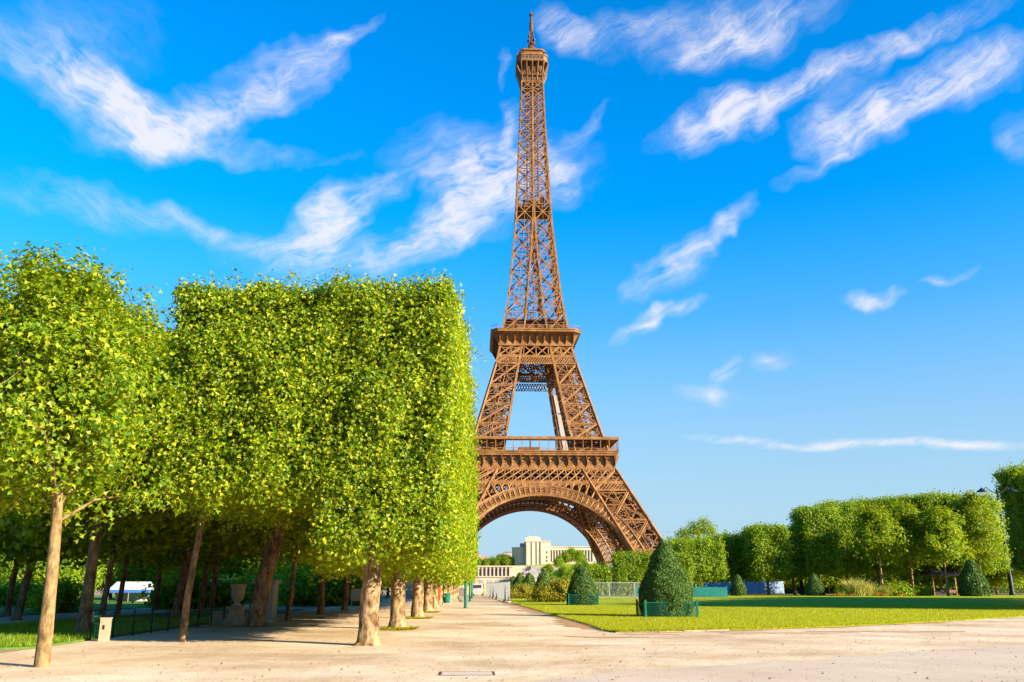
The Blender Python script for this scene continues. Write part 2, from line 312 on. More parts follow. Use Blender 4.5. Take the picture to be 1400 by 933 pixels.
def tarmac_mat():
    m, nt, b = new_mat('pale worn asphalt'); b.inputs['Roughness'].default_value = .9
    a = ramp(nt, noise(nt, .35, 6, .65), [(.3, (.45, .35, .25)), (.7, (.56, .455, .345))])
    f = ramp(nt, noise(nt, 40, 3, .8), [(.3, (.7, .7, .7)), (.6, (1.05, 1.05, 1.05))])
    mu = nt.nodes.new('ShaderNodeMix'); mu.data_type = 'RGBA'; mu.blend_type = 'MULTIPLY'; mu.inputs['Factor'].default_value = .6
    nt.links.new(a, mu.inputs[6]); nt.links.new(f, mu.inputs[7]); nt.links.new(mu.outputs[2], b.inputs['Base Color'])
    bump(nt, b, noise(nt, 50, 4, .8), .3, .01); return m
M['asphalt'] = tarmac_mat()
M['core'] = plain('inner twigs', (.02, .032, .006), (.035, .05, .008), 2, .95, 0, 0)

# ------------------------------------------------------------------ ground, path, lawns, road, hill
def sheet(name, poly, z, mat, edge=0.0, kind='structure'):
    n = len(poly); m = MB(); V = [(x, y, z) for x, y in poly]
    me = bpy.data.meshes.new(name)
    if edge: 
        V += [(x, y, z - edge) for x, y in poly]
        faces = [tuple(range(n))] + [(i, i + n, (i + 1) % n + n, (i + 1) % n) for i in range(n)]
    else: faces = [tuple(range(n))]
    me.from_pydata(V, [], faces); me.update(); me.materials.append(mat)
    return tag(add_obj(name, me), kind=kind)
S = -.040                                               # the avenue runs a little left of straight ahead
def ax(y, x0): return x0 + S * (y - 25.0)
sheet('ground', [(-6000, -300), (6000, -300), (6000, 9000), (-6000, 9000)], 0.0, M['earth'])
sheet('sandy_path', [(-12.6, -20), (60, -20), (60, 60), (30, 60), (ax(160, 6), 160), (ax(160, -12.6), 160), (ax(24, -12.6), 24)], .004, M['sand'])

LAWN = [(3.74, 32.1), (5.2, 32.4), (8, 33.6), (12, 35.8), (17, 39.5), (22, 43.6), (27.6, 48.8), (38, 58), (52, 71), (84, 100), (84, 158), (-2.6, 158), (-1.2, 125), (.25, 85), (1.4, 66), (2.6, 48), (3.3, 38), (3.45, 33.5)]
sheet('lawn', LAWN, .075, M['lawn'], .075)
sheet('gravel_path', [(14, 160), (220, 160), (220, 172), (14, 172)], .006, M['concrete'])
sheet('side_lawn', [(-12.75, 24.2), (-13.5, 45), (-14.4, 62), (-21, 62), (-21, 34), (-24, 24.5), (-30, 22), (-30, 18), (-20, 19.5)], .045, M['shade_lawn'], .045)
sheet('side_path', [(-21.1, 30), (-21.1, 160), (-27, 160), (-27, 34), (-60, 27), (-60, 22)], .005, M['concrete'])
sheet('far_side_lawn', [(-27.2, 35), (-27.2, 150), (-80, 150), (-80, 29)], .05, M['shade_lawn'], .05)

def ragged(path, w0, w1, seed, side=1):
    g = np.random.default_rng(seed); P = np.array(path, float); out, back = [], []
    for a, b in zip(P[:-1], P[1:]):
        n = max(2, int(np.linalg.norm(b - a) / .8)); d = (b - a) / np.linalg.norm(b - a); nr = np.array([d[1], -d[0]]) * side
        for t in np.linspace(0, 1, n)[:-1]:
            p = a + (b - a) * t; out.append(tuple(p - nr * .15)); back.append(tuple(p + nr * (w0 + (w1 - w0) * g.random() ** 1.5)))
    return out + back[::-1]
M['soil'] = plain('damp reddish soil', (.30, .165, .075), (.42, .255, .13), 2.2, .95, 0, .5, .02)
M['damp_sand'] = plain('damp sand', (.44, .29, .16), (.54, .38, .23), 2.2, .95, 0, .5, .02)
road_edge = ragged([(-1.0, 14.6), (1.5, 17.0), (8.0, 21.4), (14.5, 25.7), (40, 42), (58, 52)], 0, .45, 6, -1)
sheet('asphalt_road', road_edge[len(road_edge) // 2:] + [(-1, -10), (58, -10)], .008, M['asphalt'])
sheet('soil_border', ragged([(-1.2, 125), (.25, 85), (1.4, 66), (2.6, 48), (3.3, 38), (3.45, 33.5)], .3, 1.7, 1, 1), .012, M['soil'])
sheet('soil_border', ragged([(3.45, 33.5), (3.74, 32.1), (5.2, 32.4), (8, 33.6), (12, 35.8), (17, 39.5), (22, 43.6)], .1, .8, 2, 1), .013, M['soil'])
for k, (x, y, w, h) in enumerate([(4.6, 31.0, 1.2, .5), (9.5, 32.0, 2.6, .5), (13.5, 33.0, 3.0, .6), (3.0, 29.5, 1.4, .6)]):
    gg = np.random.default_rng(40 + k); A = np.linspace(0, 2 * pi, 26)[:-1]; rr = .6 + .5 * gg.random(25)
    sheet('soil_patch', [(x + w * r_ * cos(a), y + h * r_ * sin(a)) for a, r_ in zip(A, rr)], .014 + .001 * k, M['damp_sand'])

kb_ = MB(); kp = [(3.62, 32.0), (5.2, 32.28), (8, 33.48), (12, 35.66), (17, 39.36)]
for a, b in zip(kp[:2], kp[1:3]):
    n_ = int(math.hypot(b[0] - a[0], b[1] - a[1]) / .9)
    for q in range(n_):
        t0, t1 = q / n_, (q + .96) / n_; kb_.beam((a[0] + (b[0] - a[0]) * t0, a[1] + (b[1] - a[1]) * t0, .02), (a[0] + (b[0] - a[0]) * t1, a[1] + (b[1] - a[1]) * t1, .02), (.09), .07 - .045 * ((q * 7) % 3 == 0))
tag(kb_.build('lawn_kerb', M['stone_warm']), kind='structure')
def hill_z(x, y):
    e = min(max((x - 30) / 40.0, 0), 1); y0 = 905 - 215 * e; t = min(max((y - y0) / (985 - y0), 0), 1); s = t * t * (3 - 2 * t)
    return 25.0 * s * (.92 + .08 * sin(x * .02)) - .5 * (1 - s)
hm = MB(); nx, ny = 120, 90
xs = np.linspace(-700, 900, nx); ys = np.linspace(660, 1500, ny)
hm.add([(x, y, hill_z(x, y)) for y in ys for x in xs], quads=[[j * nx + i, j * nx + i + 1, (j + 1) * nx + i + 1, (j + 1) * nx + i] for j in range(ny - 1) for i in range(nx - 1)])
tag(hm.build('hill', M['lawn'], smooth=True), kind='structure')

# ------------------------------------------------------------------ the lattice tower
TX, TY, TROT = 11.2, 432.0, 0.040
tower = thing('lattice_tower', 'tall brown iron lattice tower with four spreading legs, arches, three platforms and an antenna', 'tower', (TX, TY, 0), TROT)
HW = [0, 21, 52.7, 57.6, 69, 106.6, 115, 124, 127, 145.5, 187, 222, 250, 277.6]
WW = [62.2, 51.2, 35.2, 33.6, 30.2, 19.8, 17.9, 16.6, 16.0, 13.2, 9.4, 7.9, 6.6, 5.8]
HI = [0, 21, 52.7, 57.6, 69, 106.6, 115, 124, 132, 160, 176, 192]
WI = [46.7, 35.7, 19.6, 17.6, 15.3, 8.7, 7.2, 6.0, 4.8, 2.5, 1.2, .35]
def W(h): return float(np.interp(h, HW, WW))
def I(h): return float(np.interp(h, HI, WI))

def leg_mesh(hs, name, sub, wpost, wx, face_mid=True):
    m = MB(); P, Q, Wd = [], [], []
    def add(p, q, w): P.append(p); Q.append(q); Wd.append(w)
    corners = [lambda h: (W(h), -W(h), h), lambda h: (I(h), -W(h), h), lambda h: (I(h), -I(h), h), lambda h: (W(h), -I(h), h)]
    fine = np.linspace(hs[0], hs[-1], 13)
    for c in corners:
        for a, b in zip(fine[:-1], fine[1:]): add(c(a), c(b + .05), wpost)
    def lerp(p, q, t): return tuple(np.array(p) * (1 - t) + np.array(q) * t)
    for k in range(4):
        a, b = corners[k], corners[(k + 1) % 4]
        for h0, h1 in zip(hs[:-1], hs[1:]):
            A0, B0, A1, B1 = a(h0), b(h0), a(h1), b(h1)
            add(A1, B1, wx * .9); add(lerp(A1, B1, 0), lerp(A1, B1, 1), wx)
            dz = (h1 - h0) * .09
            a2, b2 = a(h1 - dz), b(h1 - dz); add(a2, b2, wx * .55)
            add(A0, B1, wx); add(B0, A1, wx)
            # doubled, latticed diagonals
            e = .055
            add(lerp(A0, A1, e), lerp(B0, B1, 1 - e) if False else lerp(B1, A1, e), wx * .45); add(lerp(B0, B1, e), lerp(A1, B1, e), wx * .45)
            m0, m1 = lerp(A0, B0, .5), lerp(A1, B1, .5); mm = lerp(m0, m1, .5)
            if face_mid: add(m0, m1, wx * .6)
            l, r = lerp(A0, A1, .5), lerp(B0, B1, .5)
            add(l, r, wx * .5)
            if sub:
                for (p, q) in ((l, m0), (l, m1), (r, m0), (r, m1)): add(p, q, wx * .42)
    # diaphragms, stairs and lift guides inside the leg
    for h0, h1 in zip(hs[:-1], hs[1:]):
        c0 = [np.array(c(h0)) for c in corners]; c1 = [np.array(c(h1)) for c in corners]
        add(c1[0], c1[2], wx * .6); add(c1[1], c1[3], wx * .6); add(c0[0], c1[2], wx * .35); add(c0[1], c1[3], wx * .35)
        for u, v in ((.3, .35), (.45, .6), (.65, .4)):
            f = lambda c: tuple((c[0] * (1 - u) + c[1] * u) * (1 - v) + (c[3] * (1 - u) + c[2] * u) * v)
            add(f(c0), f(c1), .34)
        n = 6
        for i in range(n):
            z0, z1 = i / n, (i + 1) / n
            g = lambda z, u, v: tuple(((c0[0] * (1 - z) + c1[0] * z) * (1 - u) + (c0[1] * (1 - z) + c1[1] * z) * u) * (1 - v) + ((c0[3] * (1 - z) + c1[3] * z) * (1 - u) + (c0[2] * (1 - z) + c1[2] * z) * u) * v)
            ua, ub = (.25, .75) if i % 2 else (.75, .25)
            add(g(z0, ua, .5), g(z1, ub, .5), .4); add(g(z1, .25, .3), g(z1, .75, .3), .22); add(g(z1, .25, .7), g(z1, .75, .7), .22)
    m.beams(P, Q, np.array(Wd)); return m.mesh(name, M['iron'])
low_me = leg_mesh([3.5, 16.5, 29.5, 43, 53], 'lower_leg', True, 1.3, .68)
mid_me = leg_mesh([61, 67, 75.5, 85.5, 95.5, 106.6, 116.2], 'upper_leg', True, 1.05, .58)
for k in range(4):
    leg = add_obj('leg', low_me, tower, rotz=k * pi / 2)
    ul = add_obj('leg', mid_me, tower, rotz=k * pi / 2)
    for (x, y) in ((W(0), -W(0)), (I(0), -W(0)), (I(0), -I(0)), (W(0), -I(0))):
        po = box_part('masonry_pier', (x * .985, y * .985, 1.7), (2.6, 2.6, 1.7), M['stone_warm'], tower, 0, .8); po.rotation_euler = (0, 0, k * pi / 2)
# grey lift track panels climbing the inner faces of the legs
def track(hs, us, name, w):
    m = MB()
    for h0, h1 in zip(hs[:-1], hs[1:]):
        p = lambda h: np.array((I(h) - .5, -(I(h) + (W(h) - I(h)) * us), h))
        a, b = p(h0), p(h1 - .7); dy = np.array((0, w / 2, 0)); th = np.array((-.5, 0, 0))
        m.add([a - dy, a + dy, b + dy, b - dy, a - dy + th, a + dy + th, b + dy + th, b - dy + th], quads=[[0, 3, 2, 1], [4, 5, 6, 7], [0, 1, 5, 4], [1, 2, 6, 5], [2, 3, 7, 6], [3, 0, 4, 7]])
    return m.mesh(name, M['grey_clad'])
t1 = track([4, 14, 24, 33, 42], .2, 'lift_track', 5.5); t2 = track([62, 76, 88, 98], .2, 'lift_track', 4.0)
for t in (t1, t2): add_obj('lift_track', t, tower, rotz=pi / 2)

# arches
AC, RI, RO = -1.2, 42.0, 46.3
def arch_pt(r, a, off):
    x, z = r * sin(a), AC + r * cos(a); return (x, -(W(max(z, 0)) - off), z)
def arch_mesh():
    m = MB(); P, Q, Wd = [], [], []
    def add(p, q, w): P.append(p); Q.append(q); Wd.append(w)
    amax = math.acos((12.5 - AC) / RI); n = 46; A = np.linspace(-amax, amax, n + 1)
    for off, wt in ((0, 1.0), (5.5, .7), (15.5, .8), (18.5, .55)):
        for a, b in zip(A[:-1], A[1:]):
            for r in (RI, RO): add(arch_pt(r, a, off), arch_pt(r, b + .002, off), wt)
            if off == 0: add(arch_pt(RI + .9, a, off), arch_pt(RI + .9, b, off), .3); add(arch_pt(RO - .9, a, off), arch_pt(RO - .9, b, off), .3)
        for a in A: add(arch_pt(RI, a, off), arch_pt(RO, a, off), .62 if off == 0 else .4)
        if off:
            for a, b in zip(A[:-1], A[1:]): add(arch_pt(RI, a, off), arch_pt(RO, b, off), .3); add(arch_pt(RO, a, off), arch_pt(RI, b, off), .3)
        else:
            for a, b in zip(A[:-1], A[1:]):        # rosette in each panel of the front band
                c = np.array(arch_pt((RI + RO) / 2, (a + b) / 2, .15)); e = (b - a) * .3; k = 8
                ring = [arch_pt((RI + RO) / 2 + 1.15 * sin(t), (a + b) / 2 + e * cos(t), .1) for t in np.linspace(0, 2 * pi, k + 1)]
                for p, q in zip(ring[:-1], ring[1:]): add(p, q, .26)
                add(arch_pt(RI + .9, a, .1), arch_pt(RO - .9, b, .1), .24); add(arch_pt(RO - .9, a, .1), arch_pt(RI + .9, b, .1), .24)
    for a, b in zip(A[::2][:-1], A[::2][1:]):
        for r in (RI, RO):
            add(arch_pt(r, a, 0), arch_pt(r, a, 18.5), .5); add(arch_pt(r, a, 0), arch_pt(r, b, 5.5), .4); add(arch_pt(r, b, 0), arch_pt(r, a, 5.5), .4)
            add(arch_pt(r, a, 5.5), arch_pt(r, b, 15.5), .35); add(arch_pt(r, b, 5.5), arch_pt(r, a, 15.5), .35)
    m.beams(P, Q, np.array(Wd), caps=True); return m.mesh('arch', M['iron'])
am = arch_mesh()
def spandrel_mesh():
    m = MB(); P, Q, Wd = [], [], []
    def add(p, q, w): P.append(p); Q.append(q); Wd.append(w)
    zt = 46.6; pt = lambda x, z: (x, -W(z) - .05, z)
    for sgn in (-1, 1):
        A = np.arange(.10, .66, .068)
        for i, a in enumerate(A):
            s0 = lambda r, a=a: pt(sgn * r * sin(a), AC + r * cos(a))
            rt = (zt - AC) / cos(a); 
            if RO * sin(a) > I(AC + RO * cos(a)) + .5: break
            lim = rt
            while lim > RO and lim * sin(a) > I(AC + lim * cos(a)) + .3: lim -= .3
            add(s0(RO), s0(lim), .8)
            b = a + .068; gap = (zt - AC) / cos((a + b) / 2) - RO - .9
            if gap > .7 and i < len(A) - 1:      # round head of the opening
                rm = RO + gap; wd = .034 * rm
                if rm * sin((a + b) / 2) > I(AC + rm * cos((a + b) / 2)): continue
                ring = []
                for t in np.linspace(0, pi, 7):
                    aa = (a + b) / 2 - .030 * cos(t); rr = rm - wd + wd * sin(t); ring.append(pt(sgn * rr * sin(aa), AC + rr * cos(aa)))
                for p, q in zip(ring[:-1], ring[1:]): add(p, q, .7)
    m.beams(P, Q, np.array(Wd), caps=True)
    m.beam(pt(-22, 46.3), pt(22, 46.3), 1.3, 1.0)
    for x in np.arange(-12, 12, 1.2):        # solid crown plate between arch and girder
        m.beam(pt(x, 45.6 - x * x * .011 + .3), pt(x, 46.5), 1.22, .3)
    return m.mesh('spandrel', M['iron'])
sm = spandrel_mesh()
def ring_girder(z0, z1, bay, wt, inner, name, dbl=True, wch=.9):
    """X-braced girder on one face, outer and inner plane"""
    m = MB(); P, Q, Wd = [], [], []
    def add(p, q, w): P.append(p); Q.append(q); Wd.append(w)
    planes = [(lambda h: W(h) + .1, W)] + ([(I, I)] if inner else [])
    for pl, span in planes:
        n = max(2, 2 * round(W((z0 + z1) / 2) / bay)); T = np.linspace(-1, 1, n + 1)
        f = lambda t, z: (t * W(z), -pl(z), z)
        add(f(-1, z0), f(1, z0), wch); add(f(-1, z1), f(1, z1), wch)
        for t in T: add(f(t, z0), f(t, z1), wt * .8)
        for a, b in zip(T[:-1], T[1:]):
            if not dbl: add(f(a, z0), f(b, z1), wt); add(f(b, z0), f(a, z1), wt)
            if dbl:
                zm = (z0 + z1) / 2; tm = (a + b) / 2
                for p, q in (((a, z0), (b, zm)), ((b, z0), (a, zm)), ((a, zm), (b, z1)), ((b, zm), (a, z1))): add(f(*p), f(*q), wt)
    m.beams(P, Q, np.array(Wd), caps=True); return m.mesh(name, M['iron'])
def lattice_band(z0, z1, t0, t1, step, name):
    m = MB(); P, Q = [], []
    f = lambda t, z: (t, -W(z) - .12, z)
    n = int(round((t1 - t0) / step)); T = np.linspace(t0, t1, n + 1); zm = (z0 + z1) / 2
    for a, b in zip(T[:-1], T[1:]):
        for za, zb in ((z0, zm), (zm, z1)): P += [f(a, za), f(b, za)]; Q += [f(b, zb), f(a, zb)]
    m.beams(P, Q, .34); m.beams([f(t0, z0), f(t0, z1)], [f(t1, z0), f(t1, z1)], .75, caps=True); return m.mesh(name, M['iron'])
g1 = ring_girder(46.9, 53.0, 4.3, .5, True, 'girder')
for k in range(4):
    o = add_obj('arch', am, tower, rotz=k * pi / 2); add_obj('spandrel', sm, o)
    g = add_obj('girder', g1, tower, rotz=k * pi / 2)
    for sx in (0, 1):
        a, b = (I(45) + .5, W(45)) if sx else (-W(45), -I(45) - .5)
        add_obj('lattice_band', lattice_band(43.2, 46.3, a, b, 1.5, 'lattice_band'), g)

# first platform
p1 = MB()
def square_ring(m, half, inner, z0, z1, ch=0.0):
    def octo(h, c): return [(h - c, -h), (h, -h + c), (h, h - c), (h - c, h), (-h + c, h), (-h, h - c), (-h, -h + c), (-h + c, -h)] if c else [(h, -h), (h, h), (-h, h), (-h, -h)]
    o = octo(half, ch); i = octo(inner, ch * inner / half); n = len(o)
    V = [(x, y, z) for z in (z0, z1) for P_ in (o, i) for x, y in P_]
    qd = []
    for k in range(n):
        j = (k + 1) % n
        qd += [[k, j, 2 * n + j, 2 * n + k], [n + j, n + k, 3 * n + k, 3 * n + j], [2 * n + k, 2 * n + j, 3 * n + j, 3 * n + k], [j, k, n + k, n + j]]
    m.add(V, quads=qd)
square_ring(p1, 36.4, 13, 60.2, 61.0); square_ring(p1, 36.8, 36.3, 61.0, 61.5)
first = p1.build('first_platform', M['iron'], tower)
fw = MB(); square_ring(fw, 34.7, 34.2, 53.3, 60.2); square_ring(fw, 35.0, 34.1, 52.6, 53.6); square_ring(fw, 36.0, 34.6, 59.3, 60.2)
square_ring(fw, 34.95, 34.6, 56.0, 56.3); fw.build('frieze', M['iron'], first)
def bracket_mesh(half, z0, z1, d0, d1, w):
    m = MB(); V = []
    for dx in (-w / 2, w / 2): V += [(dx, -half, z0), (dx, -half - d0, z0), (dx, -half - d0 * 1.2, z0 + (z1 - z0) * .35), (dx, -half - d1, z1), (dx, -half, z1)]
    m.add(V, quads=[[0, 1, 6, 5], [1, 2, 7, 6], [2, 3, 8, 7], [3, 4, 9, 8]], tris=[[0, 2, 1], [0, 3, 2], [0, 4, 3], [5, 6, 7], [5, 7, 8], [5, 8, 9]]); return m.mesh('bracket', M['iron'])
def bracket_set(me, half, n, parent):
    for k in range(4):
        for t in np.linspace(-half, half, n + 1): add_obj('bracket', me, parent, (t * cos(k * pi / 2), t * sin(k * pi / 2), 0), k * pi / 2)
bracket_set(bracket_mesh(34.7, 53.6, 59.3, .25, 2.3, .55), 34.7, 16, first)
rf = MB(); square_ring(rf, 36.6, 30.5, 66.9, 67.6); square_ring(rf, 36.8, 36.4, 66.5, 67.8); rf.build('gallery_roof', M['iron'], first)
gp = MB()
for k in range(4):
    c, s = cos(k * pi / 2), sin(k * pi / 2); rot = lambda x, y, z: (x * c - y * s, x * s + y * c, z)
    T = np.linspace(-36.3, 36.3, 19)
    gp.beams([rot(t, -36.3, 61.2) for t in T], [rot(t, -36.3, 66.9) for t in T], .32)
    gp.beams([rot(t, -31, 61) for t in T[2:-2:3]], [rot(t, -31, 66.9) for t in T[2:-2:3]], .4)
    T = np.linspace(-36.3, 36.3, 120); gp.beams([rot(t, -36.5, 61.2) for t in T], [rot(t, -36.5, 62.5) for t in T], .08)
    gp.beams([rot(-36.4, -36.5, 62.5)], [rot(36.4, -36.5, 62.5)], .16)
gp.build('gallery_posts', M['iron'], first)
for c_, h_ in (((-4, -20, 63), (5, 3, 2)), ((-18, -22, 62.6), (2.6, 3, 1.6)), ((24, -24, 63.6), (6, 5, 2.6)), ((0, 24, 63), (12, 5, 2))): box_part('pavilion', c_, h_, M['iron_dark'], first)
rd = MB(); rd.box((17.5, -28, 62.4), (2.2, 1.6, 1.4)); rd.build('red_stall', M['red_awning'], first)
gl = MB(); gl.box((24, -29.05, 63.6), (5.4, .04, 1.6)); gl.build('glazing', M['glass_dark'], first)

# second platform
g2 = ring_girder(110.8, 116.4, 6.2, .6, False, 'girder', False, .8)
for k in range(4):
    g = add_obj('girder', g2, tower, rotz=k * pi / 2)
    add_obj('lattice_band', lattice_band(106.8, 110.4, -W(108), W(108), 1.25, 'lattice_band'), g)
sp = MB(); square_ring(sp, 22.3, 5, 122.6, 123.6, 3.2); square_ring(sp, 22.6, 22.1, 123.6, 124.1, 3.2)
second = sp.build('second_platform', M['iron'], tower)
fl = MB()
def flare(m, h0, c0, z0, h1, c1, z1):
    def octo(h, c): return [(h - c, -h), (h, -h + c), (h, h - c), (h - c, h), (-h + c, h), (-h, h - c), (-h, -h + c), (-h + c, -h)]
    a, b = octo(h0, c0), octo(h1, c1); m.add([(x, y, z0) for x, y in a] + [(x, y, z1) for x, y in b], quads=[[k, (k + 1) % 8, 8 + (k + 1) % 8, 8 + k] for k in range(8)])
flare(fl, 18.3, .4, 116.6, 18.5, .4, 119.0); flare(fl, 18.5, .4, 119.0, 20.0, 1.6, 121.6); flare(fl, 20.0, 1.6, 121.6, 22.0, 3.2, 122.6)
square_ring(fl, 18.7, 17.5, 116.2, 116.9); fl.build('frieze', M['iron'], second)
bracket_set(bracket_mesh(18.4, 116.9, 122.4, .3, 3.2, .45), 18.4, 10, second)
ra = MB()
for k in range(4):
    c, s = cos(k * pi / 2), sin(k * pi / 2); rot = lambda x, y, z: (x * c - y * s, x * s + y * c, z)
    T = np.linspace(-19.2, 19.2, 60); ra.beams([rot(t, -22.2, 124) for t in T], [rot(t, -22.2, 126) for t in T], .1); ra.beams([rot(-19.2, -22.2, 126)] * 1, [rot(19.2, -22.2, 126)] * 1, .2)
    ra.beams([rot(19.2, -22.2, 126)], [rot(22.2, -19.2, 126)], .2)
ra.build('railing', M['iron'], second)
kb = MB(); kb.box((0, 0, 127.2), (12.5, 12.5, 3.2)); square_ring(kb, 14.6, 12, 130.6, 131.3); kb.build('pavilion', M['iron_dark'], second)
# inner girders between the upper legs, and the horizontal frames below the platform
ig = MB(); P, Q = [], []
for z0, z1 in ((99.5, 103), (105, 108.5), (110.5, 114.5)):
    for s in (-1, 1):
        for axis in (0, 1):
            T = np.linspace(-1, 1, 15); f = lambda t, z: ((t * I(z), s * I(z) * 1.0, z) if axis == 0 else (s * I(z), t * I(z), z))
            P += [f(-1, z0), f(-1, z1)]; Q += [f(1, z0), f(1, z1)]
            for a, b in zip(T[:-1], T[1:]): P += [f(a, z0), f(b, z0)]; Q += [f(b, z1), f(a, z1)]
ig.beams(P, Q, .34); ig.build('inner_girder', M['iron'], tower)

# upper shaft
nodes_y = [448, 427.6, 402.6, 374.7, 349.6, 325, 300.8, 278.5, 256, 234, 213, 197, 180, 164.5, 149, 135, 122, 110.5]
hn = []
for y in nodes_y:
    d = TY - 12; 
    for _ in range(3): h = px_z(y, d); d = TY - W(h)
    hn.append(h)
hn = [124.0] + hn[1:]
def shaft_mesh():
    m = MB(); P, Q, Wd = [], [], []
    def add(p, q, w): P.append(p); Q.append(q); Wd.append(w)
    for k in range(4):
        c, s = round(cos(k * pi / 2)), round(sin(k * pi / 2))
        f = lambda x, h: (x * c + W(h) * s, x * s - W(h) * c, h)
        g = lambda x, h: (x * c + (W(h) - 2 * I(h) if False else I(h)) * s, x * s - I(h) * c, h)
        for h0, h1 in zip(hn[:-1], hn[1:]):
            i0, i1 = I(h0), I(h1); th = .85 if h0 < 200 else .7
            add(f(W(h0), h0), f(W(h1), h1), th)
            wl = .50 if h0 < 200 else .42
            if i0 > .5:
                for sg in (-1, 1): add(f(sg * i0, h0), f(sg * i1, h1), .75); add(g(sg * i0, h0), g(sg * i1, h1), .7)
                add(f(-i1, h1), f(i1, h1), wl * .8); add(f(-i0, h0), f(i1, h1), wl * .6); add(f(i0, h0), f(-i1, h1), wl * .6)
            else: add(f(0, h0), f(0, h1), .95)
            for sg in (-1, 1):
                a0, a1, b0, b1 = sg * i0, sg * i1, sg * W(h0), sg * W(h1)
                if i0 <= .5: a0 = a1 = 0
                add(f(a0, h0), f(b1, h1), wl * 1.05); add(f(b0, h0), f(a1, h1), wl * 1.05)
                add(f(a1, h1), f(b1, h1), wl * .75); add(f((a0 + b0) / 2, h0), f((a1 + b1) / 2, h1), wl * .4)
                hm_ = (h0 + h1) / 2; add(f((a0 + a1) / 2, hm_), f((b0 + b1) / 2, hm_), wl * .45)
        for h in hn:                                       # horizontal frames
            add(f(-W(h), h), f(0, h) , .4); w = W(h); add((w * .98, w * .98 * (1 if k % 2 else -1), h), (-w * .98, -w * .98 * (1 if k % 2 else -1), h), .28)
        # lift shafts and stair in the core
        for h0, h1 in zip(hn[:-1], hn[1:]):
            r = min(3.0, W(h0) * .42)
            for xx in (-r, 0, r): add((xx * c + r * s, xx * s - r * c, h0), (xx * c + r * s, xx * s - r * c, h1), .28)
            n = 4
            for i in range(n):
                z0, z1 = h0 + (h1 - h0) * i / n, h0 + (h1 - h0) * (i + 1) / n; x0, x1 = (-r, r) if i % 2 else (r, -r)
                add((x0 * c + r * s, x0 * s - r * c, z0), (x1 * c + r * s, x1 * s - r * c, z1), .2)
    m.beams(P, Q, np.array(Wd))
    # gusset plates where the bracing crosses the posts
    for h in hn[1:-1]:
        i = I(h) if I(h) > .5 else 0; s_ = .75 if h < 200 else .5
        for k in range(4):
            c, s = round(cos(k * pi / 2)), round(sin(k * pi / 2))
            for x in {-i, i, -W(h) * .97, W(h) * .97}:
                hw = (s_ if abs(x) < W(h) * .9 else s_ * .7); m.box((x * c + (W(h) + .42) * s, x * s - (W(h) + .42) * c, h), (hw if c else .12, .12 if c else hw, s_ * 1.25))
    return m.mesh('upper_shaft', M['iron'])
shaft = add_obj('upper_shaft', shaft_mesh(), tower)
ip = MB(); w = W(197); ip.box((0, 0, 196.2), (w * .93, w * .93, .5)); ip.box((0, 0, 199), (w * .6, w * .6, 2.3)); ip.build('intermediate_platform', M['iron_dark'], shaft)
lc = MB(); lc.box((w * .45, -w * .55, 200.2), (1.8, 1.2, 2.4)); lc.build('lift_cabin', M['iron'], shaft)
# summit
top = MB(); flare(top, 5.9, .6, 272.5, 6.1, .8, 276.0); flare(top, 5.2, .8, 276.0, 6.4, 1.6, 284.5); square_ring(top, 8.95, .5, 284.5, 285.2, 2.4)
summit = top.build('summit_platform', M['iron_dark'], tower)
cb = MB(); flare(cb, 8.5, 2.3, 285.2, 8.5, 2.3, 288.6); square_ring(cb, 8.9, .4, 288.6, 289.3, 2.4); square_ring(cb, 7.4, .4, 292.6, 293.3, 2.0); flare(cb, 6.2, 1.8, 289.3, 6.4, 1.8, 292.6); cb.build('cabin', M['iron'], summit)
wn = MB()
for k in range(4):
    c, s = cos(k * pi / 2), sin(k * pi / 2)
    for t in np.linspace(-5.2, 5.2, 6): wn.box((t * c + 8.52 * s, t * s - 8.52 * c, 287.2), (.75 if k % 2 == 0 else .05, .05 if k % 2 == 0 else .75, .8))
wn.build('window_row', M['glass_dark'], summit)
br = MB()
for k in range(4):
    c, s = cos(k * pi / 2), sin(k * pi / 2); rot = lambda x, y, z: (x * c - y * s, x * s + y * c, z)
    for t in np.linspace(-5.6, 5.6, 5): br.beams([rot(t, -6.1, 274), rot(t, -6.1, 276)], [rot(t, -6.15, 276.2), rot(t * 1.15, -8.95, 284.4)], .5)
    for t in np.linspace(-5.6, 4.2, 4):      # arched struts under the cabin
        br.beams([rot(t, -6.35, 277 + 0), rot(t + 1.4, -7.0, 280.5), rot(t + 2.8, -6.35, 277)], [rot(t + 1.4, -7.0, 280.5), rot(t + 1.4, -8.4, 284), rot(t + 1.4, -7.0, 280.5)], .4)
    br.beams([rot(-8, -8.8, 290.6)], [rot(8, -8.8, 290.6)], .18); T = np.linspace(-7, 7, 22); br.beams([rot(t, -8.8, 289.3) for t in T], [rot(t, -8.8, 290.6) for t in T], .1)
br.build('strut', M['iron'], summit)
an = MB(); an.lathe([(4.6, 293.3), (4.2, 295.2), (3.2, 297.0), (2.2, 298.3), (1.7, 299.2)], 12)
an.beams([(a * 1.3, b * 1.3, 298.5) for a in (-1, 1) for b in (-1, 1)], [(a * .9, b * .9, 309) for a in (-1, 1) for b in (-1, 1)], .5)
P, Q = [], []
for i in range(9):
    z0, z1 = 298.5 + i * 1.2, 299.7 + i * 1.2; r = 1.25 - .04 * i; cr = [(r, r), (-r, r), (-r, -r), (r, -r)]
    for k in range(4): P += [(*cr[k], z0), (*cr[k], z1)]; Q += [(*cr[(k + 1) % 4], z1), (*cr[(k + 1) % 4], z1)]
